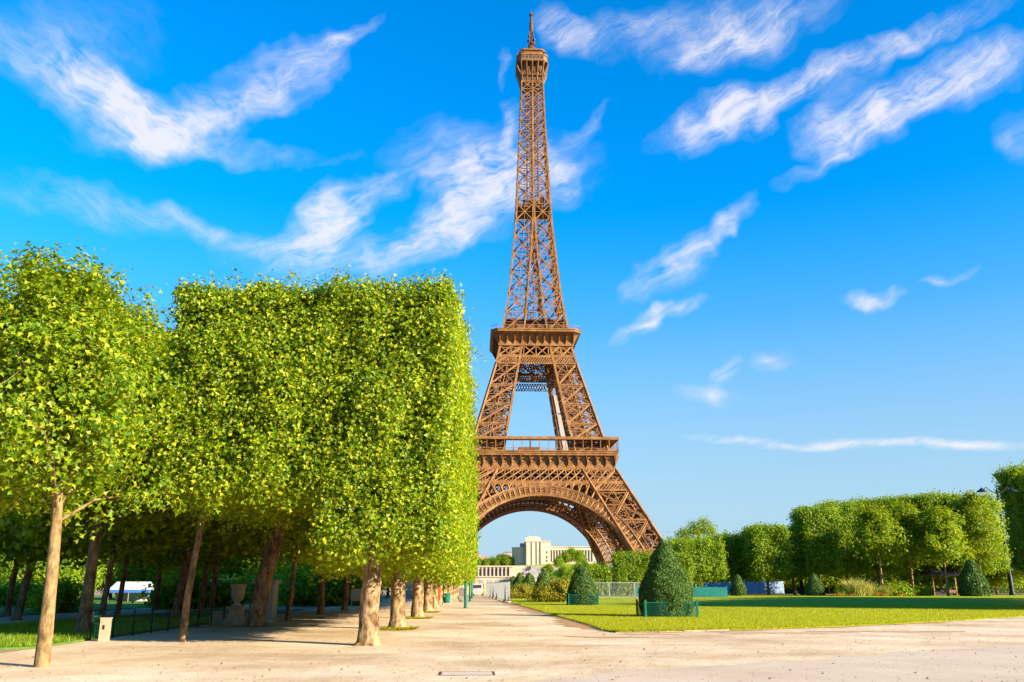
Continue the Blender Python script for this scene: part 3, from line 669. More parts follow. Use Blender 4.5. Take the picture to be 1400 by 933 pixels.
an.beams(P, Q, .3); an.lathe([(1.2, 308.5), (1.15, 314.5), (1.3, 314.6), (1.3, 315.4), (.75, 315.6), (.75, 320.2), (1.35, 320.4), (1.35, 321), (.2, 321.2), (.12, 324.5)], 8)
P, Q = [], []
for k, (r, z0, z1) in enumerate([(7.0, 293, 297.5), (6.5, 293, 296), (6.9, 293, 298.5), (6.2, 293, 295.5), (5.8, 293, 297), (7.1, 293, 296.5), (5.2, 293, 296), (6.8, 293, 297)]):
    a = k * pi / 4 + .4; P.append((r * cos(a), r * sin(a), z0)); Q.append((r * cos(a), r * sin(a), z1))
an.beams(P, Q, .28, caps=True)
for k in range(8):
    a = k * pi / 4; an.box((2.0 * cos(a), 2.0 * sin(a), 301 + (k % 3) * 2.3), (.45, .45, .7), a)
an.build('antenna', M['iron_dark'], tower)

# ------------------------------------------------------------------ foliage
LOBED_V = np.array([(0, 0, 0), (-.56, .30, .16), (-.22, .50, .02), (0, 1.0, -.16), (.22, .50, .02), (.56, .30, .16)])
LOBED_T = np.array([(0, 2, 1), (0, 3, 2), (0, 4, 3), (0, 5, 4)])
KITE_V = np.array([(0, 0, 0), (-.36, .5, .07), (0, 1.0, -.06), (.36, .5, .07)])
KITE_T = np.array([(0, 2, 1), (0, 3, 2)])
def unit(v): return v / np.maximum(np.linalg.norm(v, axis=1, keepdims=True), 1e-9)
def add_leaves(m, P, Nrm, size, lobed, g, var=.35):
    n = len(P); nr = unit(Nrm); a = g.normal(size=(n, 3)); a[:, 2] -= .5
    t = unit(np.cross(nr, a)); b = np.cross(t, nr); b *= np.where(g.random((n, 1)) < .5, 1, 1)
    V, T = (LOBED_V, LOBED_T) if lobed else (KITE_V, KITE_T)
    s = size * (1 + var * (g.random(n) * 2 - 1))[:, None, None]
    Vx = P[:, None, :] + s * (V[None, :, 0:1] * t[:, None, :] + (V[None, :, 1:2] - .4) * b[:, None, :] + V[None, :, 2:3] * nr[:, None, :])
    m.add(Vx.reshape(-1, 3), tris=(T[None] + (np.arange(n) * len(V))[:, None, None]).reshape(-1, 3))
def clusters(cen, nrm, per, rad, g):
    """per leaves round every cluster centre"""
    n = len(cen); P = np.repeat(cen, per, 0) + g.normal(size=(n * per, 3)) * rad
    off = P - np.repeat(cen, per, 0)
    Nn = np.repeat(nrm, per, 0) * .8 + unit(off) * .25 + g.normal(size=(n * per, 3)) * .55 + np.array([0, 0, .35])
    return P, Nn
def lumps(P, g, amp, fr, k=7):
    d = np.zeros(len(P))
    for _ in range(k):
        f = g.normal(size=3) * fr; d += np.sin(P @ f + g.random() * 6.28)
    return d / sqrt(k) * amp
def box_surface(n, half, rnd, wts, g):
    """points on a rounded box and their normals; wts = (-x, +x, -y, +y, bottom, top)"""
    h = np.array(half, float); area = np.array([h[1] * h[2]] * 2 + [h[0] * h[2]] * 2 + [h[0] * h[1]] * 2) * np.array(wts)
    f = g.choice(6, n, p=area / area.sum()); P = (g.random((n, 3)) * 2 - 1) * h
    P[np.arange(n), f // 2] = np.where(f % 2 == 0, -1, 1) * h[f // 2]
    q = np.clip(P, -(h - rnd), h - rnd); d = unit(P - q); return q + d * rnd, d
def box_crown(m, half, zc, ncl, per, size, lobed, g, wts=(1, 1, 1, 1, .8, .8), rnd=.7, depth=.45, amp=.25, rad=None, core=1.1, sprouts=0, cx=0.0, cy=0.0):
    c = np.array((cx, cy, zc)); P, d = box_surface(ncl, half, rnd, wts, g)
    dep = g.exponential(depth, ncl); P2 = P - d * dep[:, None] + d * lumps(P, g, amp, 1.1)[:, None] + d * lumps(P, g, amp * 1.0, 3.4)[:, None]
    P2[:, 2] -= (d[:, 2] < -.5) * g.exponential(.14, ncl)            # lower leaves hang unevenly
    L_, N_ = clusters(P2 + c, d, per, rad or size * 1.15, g); add_leaves(m, L_, N_, size, lobed, g)
    if sprouts:                                           # unclipped shoots along the top
        x = (g.random((sprouts, 2)) * 2 - 1) * np.array(half[:2]) * .96; hgt = np.minimum(g.exponential(.17, sprouts), .5)
        cs = np.column_stack([x, half[2] + hgt * .6]) + c; L_, N_ = clusters(cs, np.tile([0, 0, 1.], (sprouts, 1)), 7, size * .8, g); add_leaves(m, L_, N_, size * .9, lobed, g)
    if core:
        k = 5; hh = np.array(half) - core; V = []
        if hh.min() > .1:
            Pc, dc = box_surface(900, tuple(hh), min(.6, hh.min() * .8), (1, 1, 1, 1, 1, 1), g); L_ = Pc + c - dc * (g.random((900, 1)) * .3)
            add_leaves(m, L_, dc + g.normal(size=dc.shape) * .25, max(half) * .34, False, g, .2)
def blob_crown(m, blobs, ncl, per, size, lobed, g, depth=.3, rad=None, core=True, flat=.15):
    """crown made of several uneven masses: (x, y, z, rx, ry, rz)"""
    w = np.array([b[3] * b[5] + b[4] * b[5] + b[3] * b[4] for b in blobs]); w /= w.sum()
    for b, k in zip(blobs, w):
        n = max(6, int(ncl * k)); d = unit(g.normal(size=(n, 3))); r = np.array(b[3:6]); dep = np.clip(1 - g.exponential(depth * .6, n), .25, 1.05)
        P = d * r * dep[:, None] * (1 + lumps(d * 3, g, .14, .9))[:, None] + np.array(b[:3])
        L_, N_ = clusters(P, unit(d / r), per, rad or size * 1.2, g); add_leaves(m, L_, N_, size, lobed, g)
        if core:
            d = unit(g.normal(size=(160, 3))); add_leaves(m, d * r * .62 + np.array(b[:3]), d + g.normal(size=d.shape) * .3, float(r.mean()) * .6, False, g, .2)
def trunk_mesh(name, h, r0, r1, lean, mat, g, n=12, flare=.35, bend=.0, limbs=0, spread=1.4, up=2.4):
    m = MB(); k = 9; T = np.linspace(0, 1, k)
    pts = [(lean[0] * t + bend * sin(t * pi) + (g.random() - .5) * .05, lean[1] * t + (g.random() - .5) * .05, h * t) for t in T]
    pts.insert(1, (pts[0][0] * .9 + pts[1][0] * .1, 0, h * .03))
    rad = [r0 * (1.12 if i == 0 else 1) * (1 - t) + r1 * t for i, t in enumerate(np.concatenate([[0, .03], T[1:]]))]
    m.tube(pts, rad, n, .10, flare, g)
    tip = np.array(pts[-1])
    for i in range(limbs):
        a = 2 * pi * (i + g.random() * .5) / limbs; e = tip + np.array([cos(a) * spread, sin(a) * spread, up * (.6 + .6 * g.random())]); md = (tip + e) / 2 + np.array([cos(a), sin(a), 0]) * spread * .18
        m.tube([tip - np.array([0, 0, .3]), md, e], [r1 * .62, r1 * .42, r1 * .12], 7, .1, 0, g)
    return m.mesh(name, mat, True)
def tree(name, label, cat, loc, trunk_me, crown_me, group=None, rotz=0, crown_rot=0.0):
    t = thing(name, label, cat, loc, rotz, group); add_obj('trunk', trunk_me, t)
    if crown_me is not None: add_obj('crown', crown_me, t, rotz=crown_rot)
    return t
def single(name, label, cat, me, loc, rotz=0.0, group=None, s=1.0):
    o = add_obj(name, me, None, loc, rotz, (s, s, s) if isinstance(s, (int, float)) else s); return tag(o, label, cat, group)
ORD = ['nearest', 'second', 'third', 'fourth', 'fifth', 'sixth', 'seventh', 'eighth', 'ninth', 'tenth', 'eleventh', 'twelfth', 'thirteenth', 'fourteenth', 'fifteenth', 'sixteenth']

# clipped row along the avenue
GA = 'clipped plane trees lining the sandy avenue'
g = np.random.default_rng(11)
rowA = [25.5, 34.7, 46.0, 56.0, 66, 76, 87, 98, 109, 121, 133, 146]
def mkbox(half, zc, ncl, per, size, lobed, seed, **k):
    m = MB(); box_crown(m, half, zc, ncl, per, size, lobed, np.random.default_rng(seed), **k); return m.mesh('crown', M['plane_leaf'])
a_mid = [mkbox((2.6, 5.2, 3.75), 6.3, 4600, 11, .175, False, 30 + i, wts=(.5, 1.5, .5, .5, .9, .6), sprouts=120, rnd=.22, amp=.15, cx=-.2, core=1.2) for i in range(3)]
for i, y in enumerate(rowA):
    x = ax(y, -4.0)
    if i == 0:
        cm = mkbox((1.78, 3.9, 3.7), 6.4, 8400, 17, .108, True, 21, rad=.155, depth=.55, wts=(.35, 1.2, 1.5, .3, 1.0, .6), sprouts=420, cy=1.9, cx=.52, rnd=.22, amp=.13, core=1.25)
        tm = trunk_mesh('trunk', 3.4, .285, .25, (.05, .1), M['bark'], g, 16, .35, 0, 4, 1.3, 2.2)
        lab = 'nearest clipped plane tree of the avenue row, thick pale trunk and boxy bright crown'
    elif i == 1:
        cm = mkbox((2.6, 5.0, 3.75), 6.3, 6200, 16, .125, True, 22, rad=.17, depth=.5, wts=(.3, 1.6, .2, .3, 1.1, .5), sprouts=260, rnd=.22, amp=.13, cx=-.2, core=1.25)
        tm = trunk_mesh('trunk', 3.2, .30, .26, (0, 0), M['bark'], g, 14, .35, 0, 4, 1.3, 2.2); lab = 'second clipped plane tree of the avenue row, weeds round its trunk foot'
    else:
        cm = a_mid[i % 3]; tm = trunk_mesh('trunk', 3.3, .33 - .01 * i, .28 - .01 * i, ((g.random() - .5) * .3, 0), M['bark'], g, 10, .35, 0, 3, 1.2, 2.0)
        lab = f'{ORD[i]} tree of the clipped plane row along the sandy avenue, counting from its near end'
    tree('plane_tree', lab, 'tree', (x, y, 0), tm, cm, GA)
# trees standing inside the clipped block
GB = 'clipped plane trees of the inner rows'
tm = trunk_mesh('trunk', 5.2, .11, .07, (.42, .1), M['bark_dark'], g, 10, .2, -.08)
cm = mkbox((2.38, 4.2, 3.0), 7.15, 8600, 17, .108, True, 41, rad=.155, depth=.55, wts=(1.3, .2, 1.5, .3, .9, .7), sprouts=250, cx=2.27, cy=.75, rnd=.4, amp=.16, core=1.1)
tree('plane_tree', 'young plane tree with a thin leaning trunk under the left half of the clipped block', 'tree', (-9.75, 27, 0), tm, cm, GB)
tm = trunk_mesh('trunk', 6.2, .36, .24, (1.5, -.6), M['bark_dark'], g, 14, .3, -.12, 4, 1.6, 2.4)
cm = mkbox((3.3, 5.2, 2.65), 7.75, 6500, 11, .16, True, 42, wts=(1, .4, .8, .4, 1.2, .7), sprouts=150, cx=.9, core=1.2)
tree('plane_tree', 'plane tree with a thick reddish trunk leaning right behind the stone urn', 'tree', (-10.4, 36.6, 0), tm, cm, GB)
inner = [(-10.7, 43.4, .13, .5, 'slim plane tree with a thin dark trunk right of the leaning trunk'), (-11.3, 61, .2, .4, 'plane tree with a dark slanting trunk beside the small light box'),
         (-11.0, 52, .2, .2, None)]
b_me = [mkbox((3.0, 5.0, 3.1), 7.0, 1900, 9, .26, False, 50 + i, wts=(1, 1, 1, .6, 1.2, .5), core=1.2) for i in range(2)]
for i, (x, y, r, ln, lab) in enumerate(inner):
    tm = trunk_mesh('trunk', 4.4, r, r * .75, (ln * .7, 0), M['bark_dark'], g, 9, .25, -.05, 3, 1.2, 2)
    tree('plane_tree', lab or f'plane tree of the inner row behind the avenue trees, {ORD[i]} back in the shade', 'tree', (x, y, 0), tm, b_me[i % 2], GB, 0, pi * (i % 2))
# young tree at the left, open crown with visible branches
def open_tree(seed, h, r0, lean, nbr, rad, zlow, ncl, leaf, mat_leaf, mat_bark, per=10, squash=1.0):
    g = np.random.default_rng(seed); m = MB(); k = 12; T = np.linspace(0, 1, k)
    pts = [np.array((lean[0] * t + lean[2] * sin(t * pi), lean[1] * t, h * t)) for t in T]
    m.tube(pts, [r0 * (1 - .88 * t) + .015 for t in T], 12, .12, .15, g); trunk = m.mesh('trunk', mat_bark, True)
    lm = MB(); tips = []
    for i in range(nbr):
        t = zlow / h + (1 - zlow / h) * (i / nbr) ** .9 * .97; base = np.array([np.interp(t, T, [p[j] for p in pts]) for j in range(3)])
        a = i * 2.4 + g.random() * .8; L_ = rad * (1.0 - .55 * max(0, (t - .55) / .45)) * (.75 + .4 * g.random()); rise = .35 + .75 * g.random() + 1.1 * max(0, t - .6)
        dirv = np.array([cos(a), sin(a) * squash, rise]); e = base + dirv * L_ * (.9 / max(1, rise)); md = base + (e - base) * .5 + np.array([0, 0, .12 * L_])
        rb = r0 * .36 * (1.1 - t * .8); lm.tube([base, md, e], [rb, rb * .65, rb * .2], 6, .1, 0, g)
        for s in np.linspace(.3, 1, 5):
            p = base + (e - base) * s + np.array([0, 0, .12 * L_ * sin(s * pi)]); tips.append((p, .32 * L_ * (1.1 - .4 * s) + .25))
            if s > .35:
                q = p + g.normal(size=3) * .35 * L_ * np.array([1, 1, .6]); lm.tube([p, q], [rb * .3, rb * .1], 5, 0, 0, g); tips.append((q, .4))
    cr = MB(); C0 = np.array([t[0] for t in tips]); R0 = np.array([t[1] for t in tips]); idx = g.integers(0, len(tips), ncl)
    cen = C0[idx] + np.clip(g.normal(size=(ncl, 3)), -1.5, 1.5) * R0[idx][:, None] * .5; ctr = np.array([lean[0] * .5, lean[1] * .5, (h + zlow) / 2])
    L_, N_ = clusters(cen, unit(cen - ctr), per, leaf * 1.1, g); add_leaves(cr, L_, N_, leaf, True, g)
    return trunk, lm.mesh('limbs', mat_bark, True), cr.mesh('crown', mat_leaf)
def place_open(name, label, loc, parts, group=None, rotz=0):
    t = thing(name, label, 'tree', loc, rotz, group)
    for n, me in zip(('trunk', 'limbs', 'crown'), parts): add_obj(n, me, t)
    return t
place_open('young_tree', 'young plane tree at far left with a pale slanting trunk and loose yellow green crown', (-9.6, 18.8, 0), open_tree(3, 8.0, .132, (-.75, .1, .15), 56, 1.9, 2.9, 3300, .112, M['young_leaf'], M['bark_pale']))
place_open('young_tree', 'leafy tree cut by the left edge with a bare branch reaching in', (-13.4, 20.4, 0), open_tree(5, 7.6, .16, (-.2, 0, 0), 42, 2.4, 2.6, 3200, .14, M['young_leaf'], M['bark_dark']))
place_open('plane_tree', 'loose leafy plane tree filling the gap behind the young left tree', (-14.6, 31, 0), open_tree(8, 10.0, .2, (.1, 0, 0), 46, 3.2, 3.0, 4600, .16, M['plane_leaf'], M['bark_dark']))
# dark trunks and shady crowns of the wood at the left
GC = 'shady trees of the wood left of the avenue'
wood = [(-16.4, 44.3, .32, .8), (-17.5, 38.6, .17, .6), (-20.9, 48, .17, .5), (-19.3, 56, .24, .5), (-17.2, 51.6, .2, .4), (-24, 44, .24, .9), (-29, 52, .22, .4), (-24.5, 62, .22, .3), (-33, 44, .24, .5),
       ]
wl = ['thick leaning trunk beside the thin young one', 'thin black trunk right of the pale leaning tree', 'slender black trunk in front of the white marquee', 'dark trunk left of the stone urn', 'brown trunk just left of the urn', 'black leaning trunk left of the pale young tree',
      'pale shaded trunk at the far left edge', 'trunk seen beside the white marquee', 'trunk at the left edge of the wood']
w_me = [mkbox((3.9, 4.4, 3.0), 7.1, 1500, 9, .3, False, 60 + i, wts=(1, 1, 1, .6, 1.3, .6), rnd=1.3, amp=.5, core=1.3) for i in range(2)]
for i, (x, y, r, ln) in enumerate(wood):
    tm = trunk_mesh('trunk', 4.6, r * .82, r * .6, (ln * .55, 0), M['bark_dark'], g, 9, .25, 0, 3, 1.4, 2)
    tree('wood_tree', 'shady wood tree, ' + wl[i], 'tree', (x, y, 0), tm, w_me[i % 2], GC, 0, pi * (i // 2 % 2))
# bright bushy trees closing the wood at the back
def blobtree(seed, blobs, ncl, per, size, mat, lobed=False, core=True):
    m = MB(); blob_crown(m, blobs, ncl, per, size, lobed, np.random.default_rng(seed), core=core); return m.mesh('crown', mat)
bushy = [blobtree(70 + i, [(0, 0, 5.2, 3.6, 3.2, 3.6), (1.6, .5, 3.2, 2.8, 2.6, 2.4), (-1.7, -.4, 3.4, 2.8, 2.6, 2.6), (.2, -.6, 7.6, 2.2, 2.2, 2.2)], 1500, 9, .27, M['park_leaf']) for i in range(2)]
bt = trunk_mesh('trunk', 4, .2, .14, (.1, 0), M['bark_dark'], g, 8)
GD = 'bushy trees closing the wood at the back'
for i, (px, y, s) in enumerate([(20, 84, 1.0), (95, 92, 1.0), (150, 112, 1.1), (205, 108, 1.2), (262, 100, 1.0), (318, 96, 1.0), (372, 90, 1.0), (412, 98, 1.1), (452, 92, .95), (474, 118, 1.2), (530, 128, 1.15), (556, 150, 1.2)]):
    t = tree('bushy_tree', f'bushy green tree closing the shady wood, {ORD[i]} from the left edge' if i else 'bushy green tree closing the shady wood, leftmost of them', 'tree', (px_x(px, y), y, 0), bt, bushy[i % 2], GD, i * 1.3); t.scale = (s, s, s)
# shrubs along the back of the wood
sh_me = blobtree(80, [(0, 0, .9, 2.2, 1.4, 1.1), (1.5, .2, .7, 1.5, 1.2, .8), (-1.6, -.1, .8, 1.6, 1.3, .9)], 420, 8, .22, M['park_leaf'])
for i, (px, y) in enumerate([(30, 70), (330, 80), (405, 80), (75, 58), (262, 64), (445, 74)]):
    single('shrub', 'low green shrub under the wood, ' + ['at the left edge', 'right of the urn', 'behind the slim dark trunk', 'left of the pale slanting trunk', 'left of the urn', 'beside the light notice board'][i], 'shrub', sh_me, (px_x(px, y), y, 0), i * .7, 'shrubs under the wood', 1.0 + .25 * (i % 3))

# weeds at trunk feet
def tuft_mesh(seed, n, r, h, mat, w=.02, lean=.5):
    g = np.random.default_rng(seed); a = g.random(n) * 6.28; rr = r * np.sqrt(g.random(n)); P = np.column_stack([rr * np.cos(a), rr * np.sin(a), np.zeros(n)])
    hh = h * (.5 + .6 * g.random(n)); b = g.random(n) * 6.28; le = lean * g.random(n) * hh; D = np.column_stack([np.cos(b) * le + np.cos(a) * rr * .6, np.sin(b) * le + np.sin(a) * rr * .6, hh])
    sd = np.column_stack([np.sin(b), -np.cos(b), np.zeros(n)]) * w; m = MB(); mid = P + D * .55 + np.array([0, 0, .08]) * h
    V = np.stack([P - sd, P + sd, mid + sd * .8, mid - sd * .8, P + D], 1).reshape(-1, 3); o = (np.arange(n) * 5)[:, None]
    m.add(V, tris=np.concatenate([o + [3, 2, 4]]), quads=o + [0, 1, 2, 3]); return m.mesh('tuft', mat)
wm = tuft_mesh(1, 420, .6, .12, M['grass_blade'])
for (x, y, lab) in ((ax(34.7, -3.9), 34.3, 'second'), (ax(46, -3.9), 45.6, 'third'), (ax(56, -3.9), 55.6, 'fourth')):
    tag(add_obj('weed_tuft', wm, None, (x, y, .006)), f'green weeds round the foot of the {lab} avenue tree', 'weeds', 'weeds round the avenue trunks')

# ------------------------------------------------------------------ left side furniture
fx0, fy0, fx1, fy1 = -12.75, 27.6, -12.2, 38.4
fn = thing('mesh_fence', 'low dark green wire fence edging the side lawn', 'fence')
n = 9
for i in range(n):
    t = i / (n - 1); x, y = fx0 + (fx1 - fx0) * t, fy0 + (fy1 - fy0) * t; box_part('post', (x, y, .42), (.02, .02, .42), M['black_metal'], fn)
m = MB(); T = np.linspace(0, 1, 90); P = np.column_stack([fx0 + (fx1 - fx0) * T, fy0 + (fy1 - fy0) * T, np.full(90, .04)]); m.beams(P, P + [0, 0, .66], .005)
for z in np.linspace(.05, .70, 4): m.beam((fx0, fy0, z), (fx1, fy1, z), .006 if z < .69 else .022, None, False)
m.build('wire_panel', M['green_paint'], fn)
cbx = thing('utility_cabinet', 'small cream utility box on the sand by the low fence', 'box', (-12.2, 27.3, 0), .15)
box_part('body', (0, 0, .36), (.15, .12, .36), M['cream_paint'], cbx); box_part('lid', (0, 0, .735), (.165, .135, .018), M['cream_paint'], cbx); cbx.scale = (.9, .9, .9); box_part('slot', (-.03, -.122, .45), (.035, .004, .07), M['black_metal'], cbx)
urn = thing('stone_urn', 'weathered stone urn on a pedestal under the trees', 'urn', (-11.75, 38.6, 0)); urn.scale = (.88, .88, .95)
m = MB(); m.box((0, 0, .12), (.46, .46, .12)); m.box((0, 0, .46), (.34, .34, .24), 0, .9); m.box((0, 0, .74), (.40, .40, .05)); m.build('pedestal', M['stone_warm'], urn)
m = MB(); m.lathe([(.20, .79), (.26, .82), (.14, .92), (.12, .98), (.24, 1.06), (.31, 1.22), (.33, 1.38), (.31, 1.5), (.34, 1.62), (.39, 1.72), (.40, 1.76), (.36, 1.76), (.32, 1.66), (.05, 1.62)], 20); m.build('vase', M['stone_warm'], urn, True)
m = MB(); m.box((-.75, .1, .28), (.35, .3, .28), .4, .8); tag(m.build('stone_block', M['stone_warm'], None, loc=(-11.75, 38.6, 0)), 'rough stone block at the foot of the urn', 'stone')
pl = thing('stone_pillar', 'grey stone gate pillar behind the urn', 'pillar', (-11.6, 42.5, 0)); box_part('shaft', (0, 0, .85), (.45, .45, .85), M['stone_grey'], pl); box_part('cap', (0, 0, 1.77), (.55, .55, .07), M['stone_grey'], pl)
mq = thing('marquee', 'white marquee with a blue valance behind the dark trunks', 'marquee', (px_x(180, 92), 92, 0))
m = MB(); m.add([(-3.2, -1.5, 1.5), (3.2, -1.5, 1.5), (3.2, 1.5, 1.5), (-3.2, 1.5, 1.5), (-2.6, 0, 2.5), (2.6, 0, 2.5)], quads=[[0, 1, 5, 4], [2, 3, 4, 5]], tris=[[1, 2, 5], [3, 0, 4]]); m.build('canopy', M['white_cloth'], mq)
m = MB(); m.box((0, -1.52, 1.32), (3.22, .02, .18)); m.box((3.22, 0, 1.32), (.02, 1.5, .18)); m.box((-3.22, 0, 1.32), (.02, 1.5, .18)); m.build('valance', M['blue_cloth'], mq)
for sx in (-1, 0, 1): box_part('pole', (sx * 3.1, -1.45, .57), (.04, .04, .57), M['galv'], mq)
m = MB(); m.box((0, 1.3, .6), (3.1, .03, .6)); m.build('side_wall', M['white_cloth'], mq); mq.scale = (.66, .66, .8)
for i, (px, y, hw, mat, lab) in enumerate([(292, 84, 1.9, 'pale_blue', 'pale blue site container glimpsed between trunks left of the urn'), (568, 118, 2.4, 'galv', 'light grey site container behind the avenue trunks')]):
    ct = thing('site_container', lab, 'container', (px_x(px, y), y, 0)); box_part('shell', (0, 0, 1.15), (hw, 1.1, 1.05), M[mat], ct); box_part('roof', (0, 0, 2.24), (hw + .05, 1.15, .04), M['galv'], ct)
    m = MB(); m.beams([(x, -1.12, .15) for x in np.linspace(-hw, hw, 14)], [(x, -1.12, 2.1) for x in np.linspace(-hw, hw, 14)], .05, None, True); m.build('rib', M[mat], ct)
nb = thing('notice_box', 'small light notice board beside the slanting trunk', 'board', (px_x(488, 66), 66, 0)); box_part('panel', (0, 0, .95), (.5, .05, .42), M['white_cloth'], nb)
for s in (-.4, .4): box_part('post', (s, 0, .27), (.03, .03, .27), M['galv'], nb)
# green poles along the avenue
for i, (px, y, h) in enumerate([(636.5, 66.5, 3.0), (642.3, 95, 2.7), (645.3, 116, 2.6)]):
    p = thing('green_post', ['tall green post standing on the sandy avenue, nearest of three', 'middle green post on the sandy avenue', 'farthest green post on the sandy avenue'][i], 'post', (px_x(px, y), y, 0), 0, 'green posts on the avenue')
    m = MB(); m.lathe([(.15, 0), (.15, .1), (.115, .14), (.11, h - .1), (.09, h), (.02, h + .02)], 10); m.build('shaft', M['green_paint'], p, True)
bn = thing('litter_bin', 'green litter bin hanging between avenue trunks', 'bin', (px_x(610.5, 70), 70, 0))
m = MB(); m.lathe([(.24, .3), (.30, .95), (.33, .97), (.33, 1.02), (.28, 1.02), (.24, .9)], 14); m.build('bucket', M['green_paint'], bn)
for s in (-.3, .3): box_part('leg', (s, 0, .55), (.03, .03, .55), M['galv'], bn)
rb = thing('red_panel', 'small red panel behind the avenue trunks', 'panel', (px_x(597, 74), 74, 0)); box_part('board', (0, 0, 1.0), (.28, .04, .55), M['red_paint'], rb)
for s in (-.2, .2): box_part('post', (s, 0, .22), (.03, .03, .22), M['galv'], rb)
# leaf litter and pebbles
def litter():
    g = np.random.default_rng(90); m = MB(); n = 500; y = 13 + 40 * g.random(n) ** 1.6; x = -12 + g.random(n) * (y * .55 + 12); P = np.column_stack([x, y, np.full(n, .022)])
    add_leaves(m, P, np.tile([0, 0, 1.], (n, 1)) + g.normal(size=(n, 3)) * .35, .055, True, g); me = m.mesh('fallen_leaves', M['wood']); tag(add_obj('fallen_leaves', me), 'dry brown leaves scattered over the sandy path', 'leaf litter', None, 'stuff')
litter()
def pebbles():
    g = np.random.default_rng(95); n = 6000; y = 14 + 26 * g.random(n) ** 1.5; x = -13 + g.random(n) * (y * .6 + 13); r = .004 + .012 * g.random(n) ** 3
    O = np.array([(1, 0, 0), (0, 1, 0), (-1, 0, 0), (0, -1, 0), (0, 0, .8), (0, 0, -.8)]); T = np.array([(0, 1, 4), (1, 2, 4), (2, 3, 4), (3, 0, 4)])
    V = np.column_stack([x, y, np.full(n, .010)])[:, None, :] + O[None] * r[:, None, None] * (1 + .5 * g.random((n, 1, 3))); m = MB()
    m.add(V.reshape(-1, 3), tris=(T[None] + (np.arange(n) * 6)[:, None, None]).reshape(-1, 3)); tag(m.build('pebbles', M['stone_warm']), 'small pebbles scattered on the sandy path', 'pebbles', None, 'stuff')
pebbles()
dc = thing('drain_cover', 'flat concrete slab cover set in the sand at the bottom', 'cover', (-.85, 17.4, .006), .05)
m = MB(); square_ring(m, .5, .465, 0, .005); o = m.build('rim', M['iron_dark'], dc); o.scale = (1.05, .72, 1)
box_part('slab', (0, 0, .002), (.475, .325, .002), M['concrete'], dc)

# ------------------------------------------------------------------ lawn: grass blades, topiary, shrubs
def in_poly(X, Y, poly):
    r = np.zeros(len(X), bool); n = len(poly); j = n - 1
    for i in range(n):
        xi, yi = poly[i]; xj, yj = poly[j]; c = ((yi > Y) != (yj > Y)) & (X < (xj - xi) * (Y - yi) / (yj - yi + 1e-12) + xi); r ^= c; j = i
    return r
def grass():
    g = np.random.default_rng(91); X, Y = [], []
    n = 260000; y = 32 + 40 * g.random(n) ** 1.7; x = -1 + g.random(n) * (y * .62 + 1); k = in_poly(x, y, LAWN); X.append(x[k]); Y.append(y[k])
    for (a, b) in zip(LAWN[-8:] + LAWN[:8], LAWN[-7:] + LAWN[:9]):     # ragged edges
        L_ = math.hypot(b[0] - a[0], b[1] - a[1]); q = int(L_ * 130); t = g.random(q); X.append(a[0] + (b[0] - a[0]) * t + g.normal(size=q) * .10); Y.append(a[1] + (b[1] - a[1]) * t + g.normal(size=q) * .10)
    X = np.concatenate(X); Y = np.concatenate(Y); n = len(X); h = .035 + .05 * g.random(n); a = g.random(n) * 6.28; P = np.column_stack([X, Y, np.full(n, .06)])
    sd = np.column_stack([np.cos(a), np.sin(a), np.zeros(n)]) * .012; D = np.column_stack([g.normal(size=n) * .025, g.normal(size=n) * .025, h + .01])
    m = MB(); m.add(np.stack([P - sd, P + sd, P + D], 1).reshape(-1, 3), tris=np.arange(n * 3).reshape(-1, 3))
    tag(m.build('grass', M['grass_blade']), 'mown grass of the big lawn right of the avenue', 'grass', None, 'stuff')
grass()
def long_grass():
    g = np.random.default_rng(92); n = 120000; poly = [(-12.75, 24.2), (-13.5, 45), (-14.4, 62), (-21, 62), (-21, 34), (-24, 24.5), (-30, 22), (-30, 18), (-20, 19.5)]
    x = -28 + 16 * g.random(n); y = 19 + 26 * g.random(n); k = in_poly(x, y, poly); x, y = x[k], y[k]; n = len(x); a = g.random(n) * 6.28; P = np.column_stack([x, y, np.full(n, .03)])
    sd = np.column_stack([np.cos(a), np.sin(a), np.zeros(n)]) * .014; h = .05 + .12 * g.random(n) ** 2; D = np.column_stack([g.normal(size=n) * .04, g.normal(size=n) * .04, h]); m = MB()
    m.add(np.stack([P - sd, P + sd, P + D], 1).reshape(-1, 3), tris=np.arange(n * 3).reshape(-1, 3)); tag(m.build('long_grass', M['park_leaf']), 'shaded long grass of the shaded side lawn behind the low fence', 'grass', None, 'stuff')
long_grass()
def cone_mesh(seed, h, r, n, size, mat=None, lean=0.0):
    g = np.random.default_rng(seed); m = MB(); t = 1 - np.sqrt(1 - g.random(n) * .995); a = g.random(n) * 6.28
    prof = lambda t: r * np.interp(t, [0, .12, .3, .55, .8, .94, 1], [.90, .99, 1.0, .74, .40, .14, .03])
    rr = prof(t); P = np.column_stack([rr * np.cos(a), rr * np.sin(a), t * h]); d = unit(np.column_stack([np.cos(a), np.sin(a), np.full(n, r / h)]))
    P += d * (lumps(P, g, .05, 3.0) + lumps(P, g, .02, 9) - g.exponential(.05, n))[:, None]
    add_leaves(m, P, d * .7 + g.normal(size=(n, 3)) * .55, size, False, g)
    T = np.linspace(0, 1, 9); m.lathe([(max(.01, prof(t) - .10), t * h * .97) for t in T], 14)
    return m.mesh('foliage', mat or M['yew'])
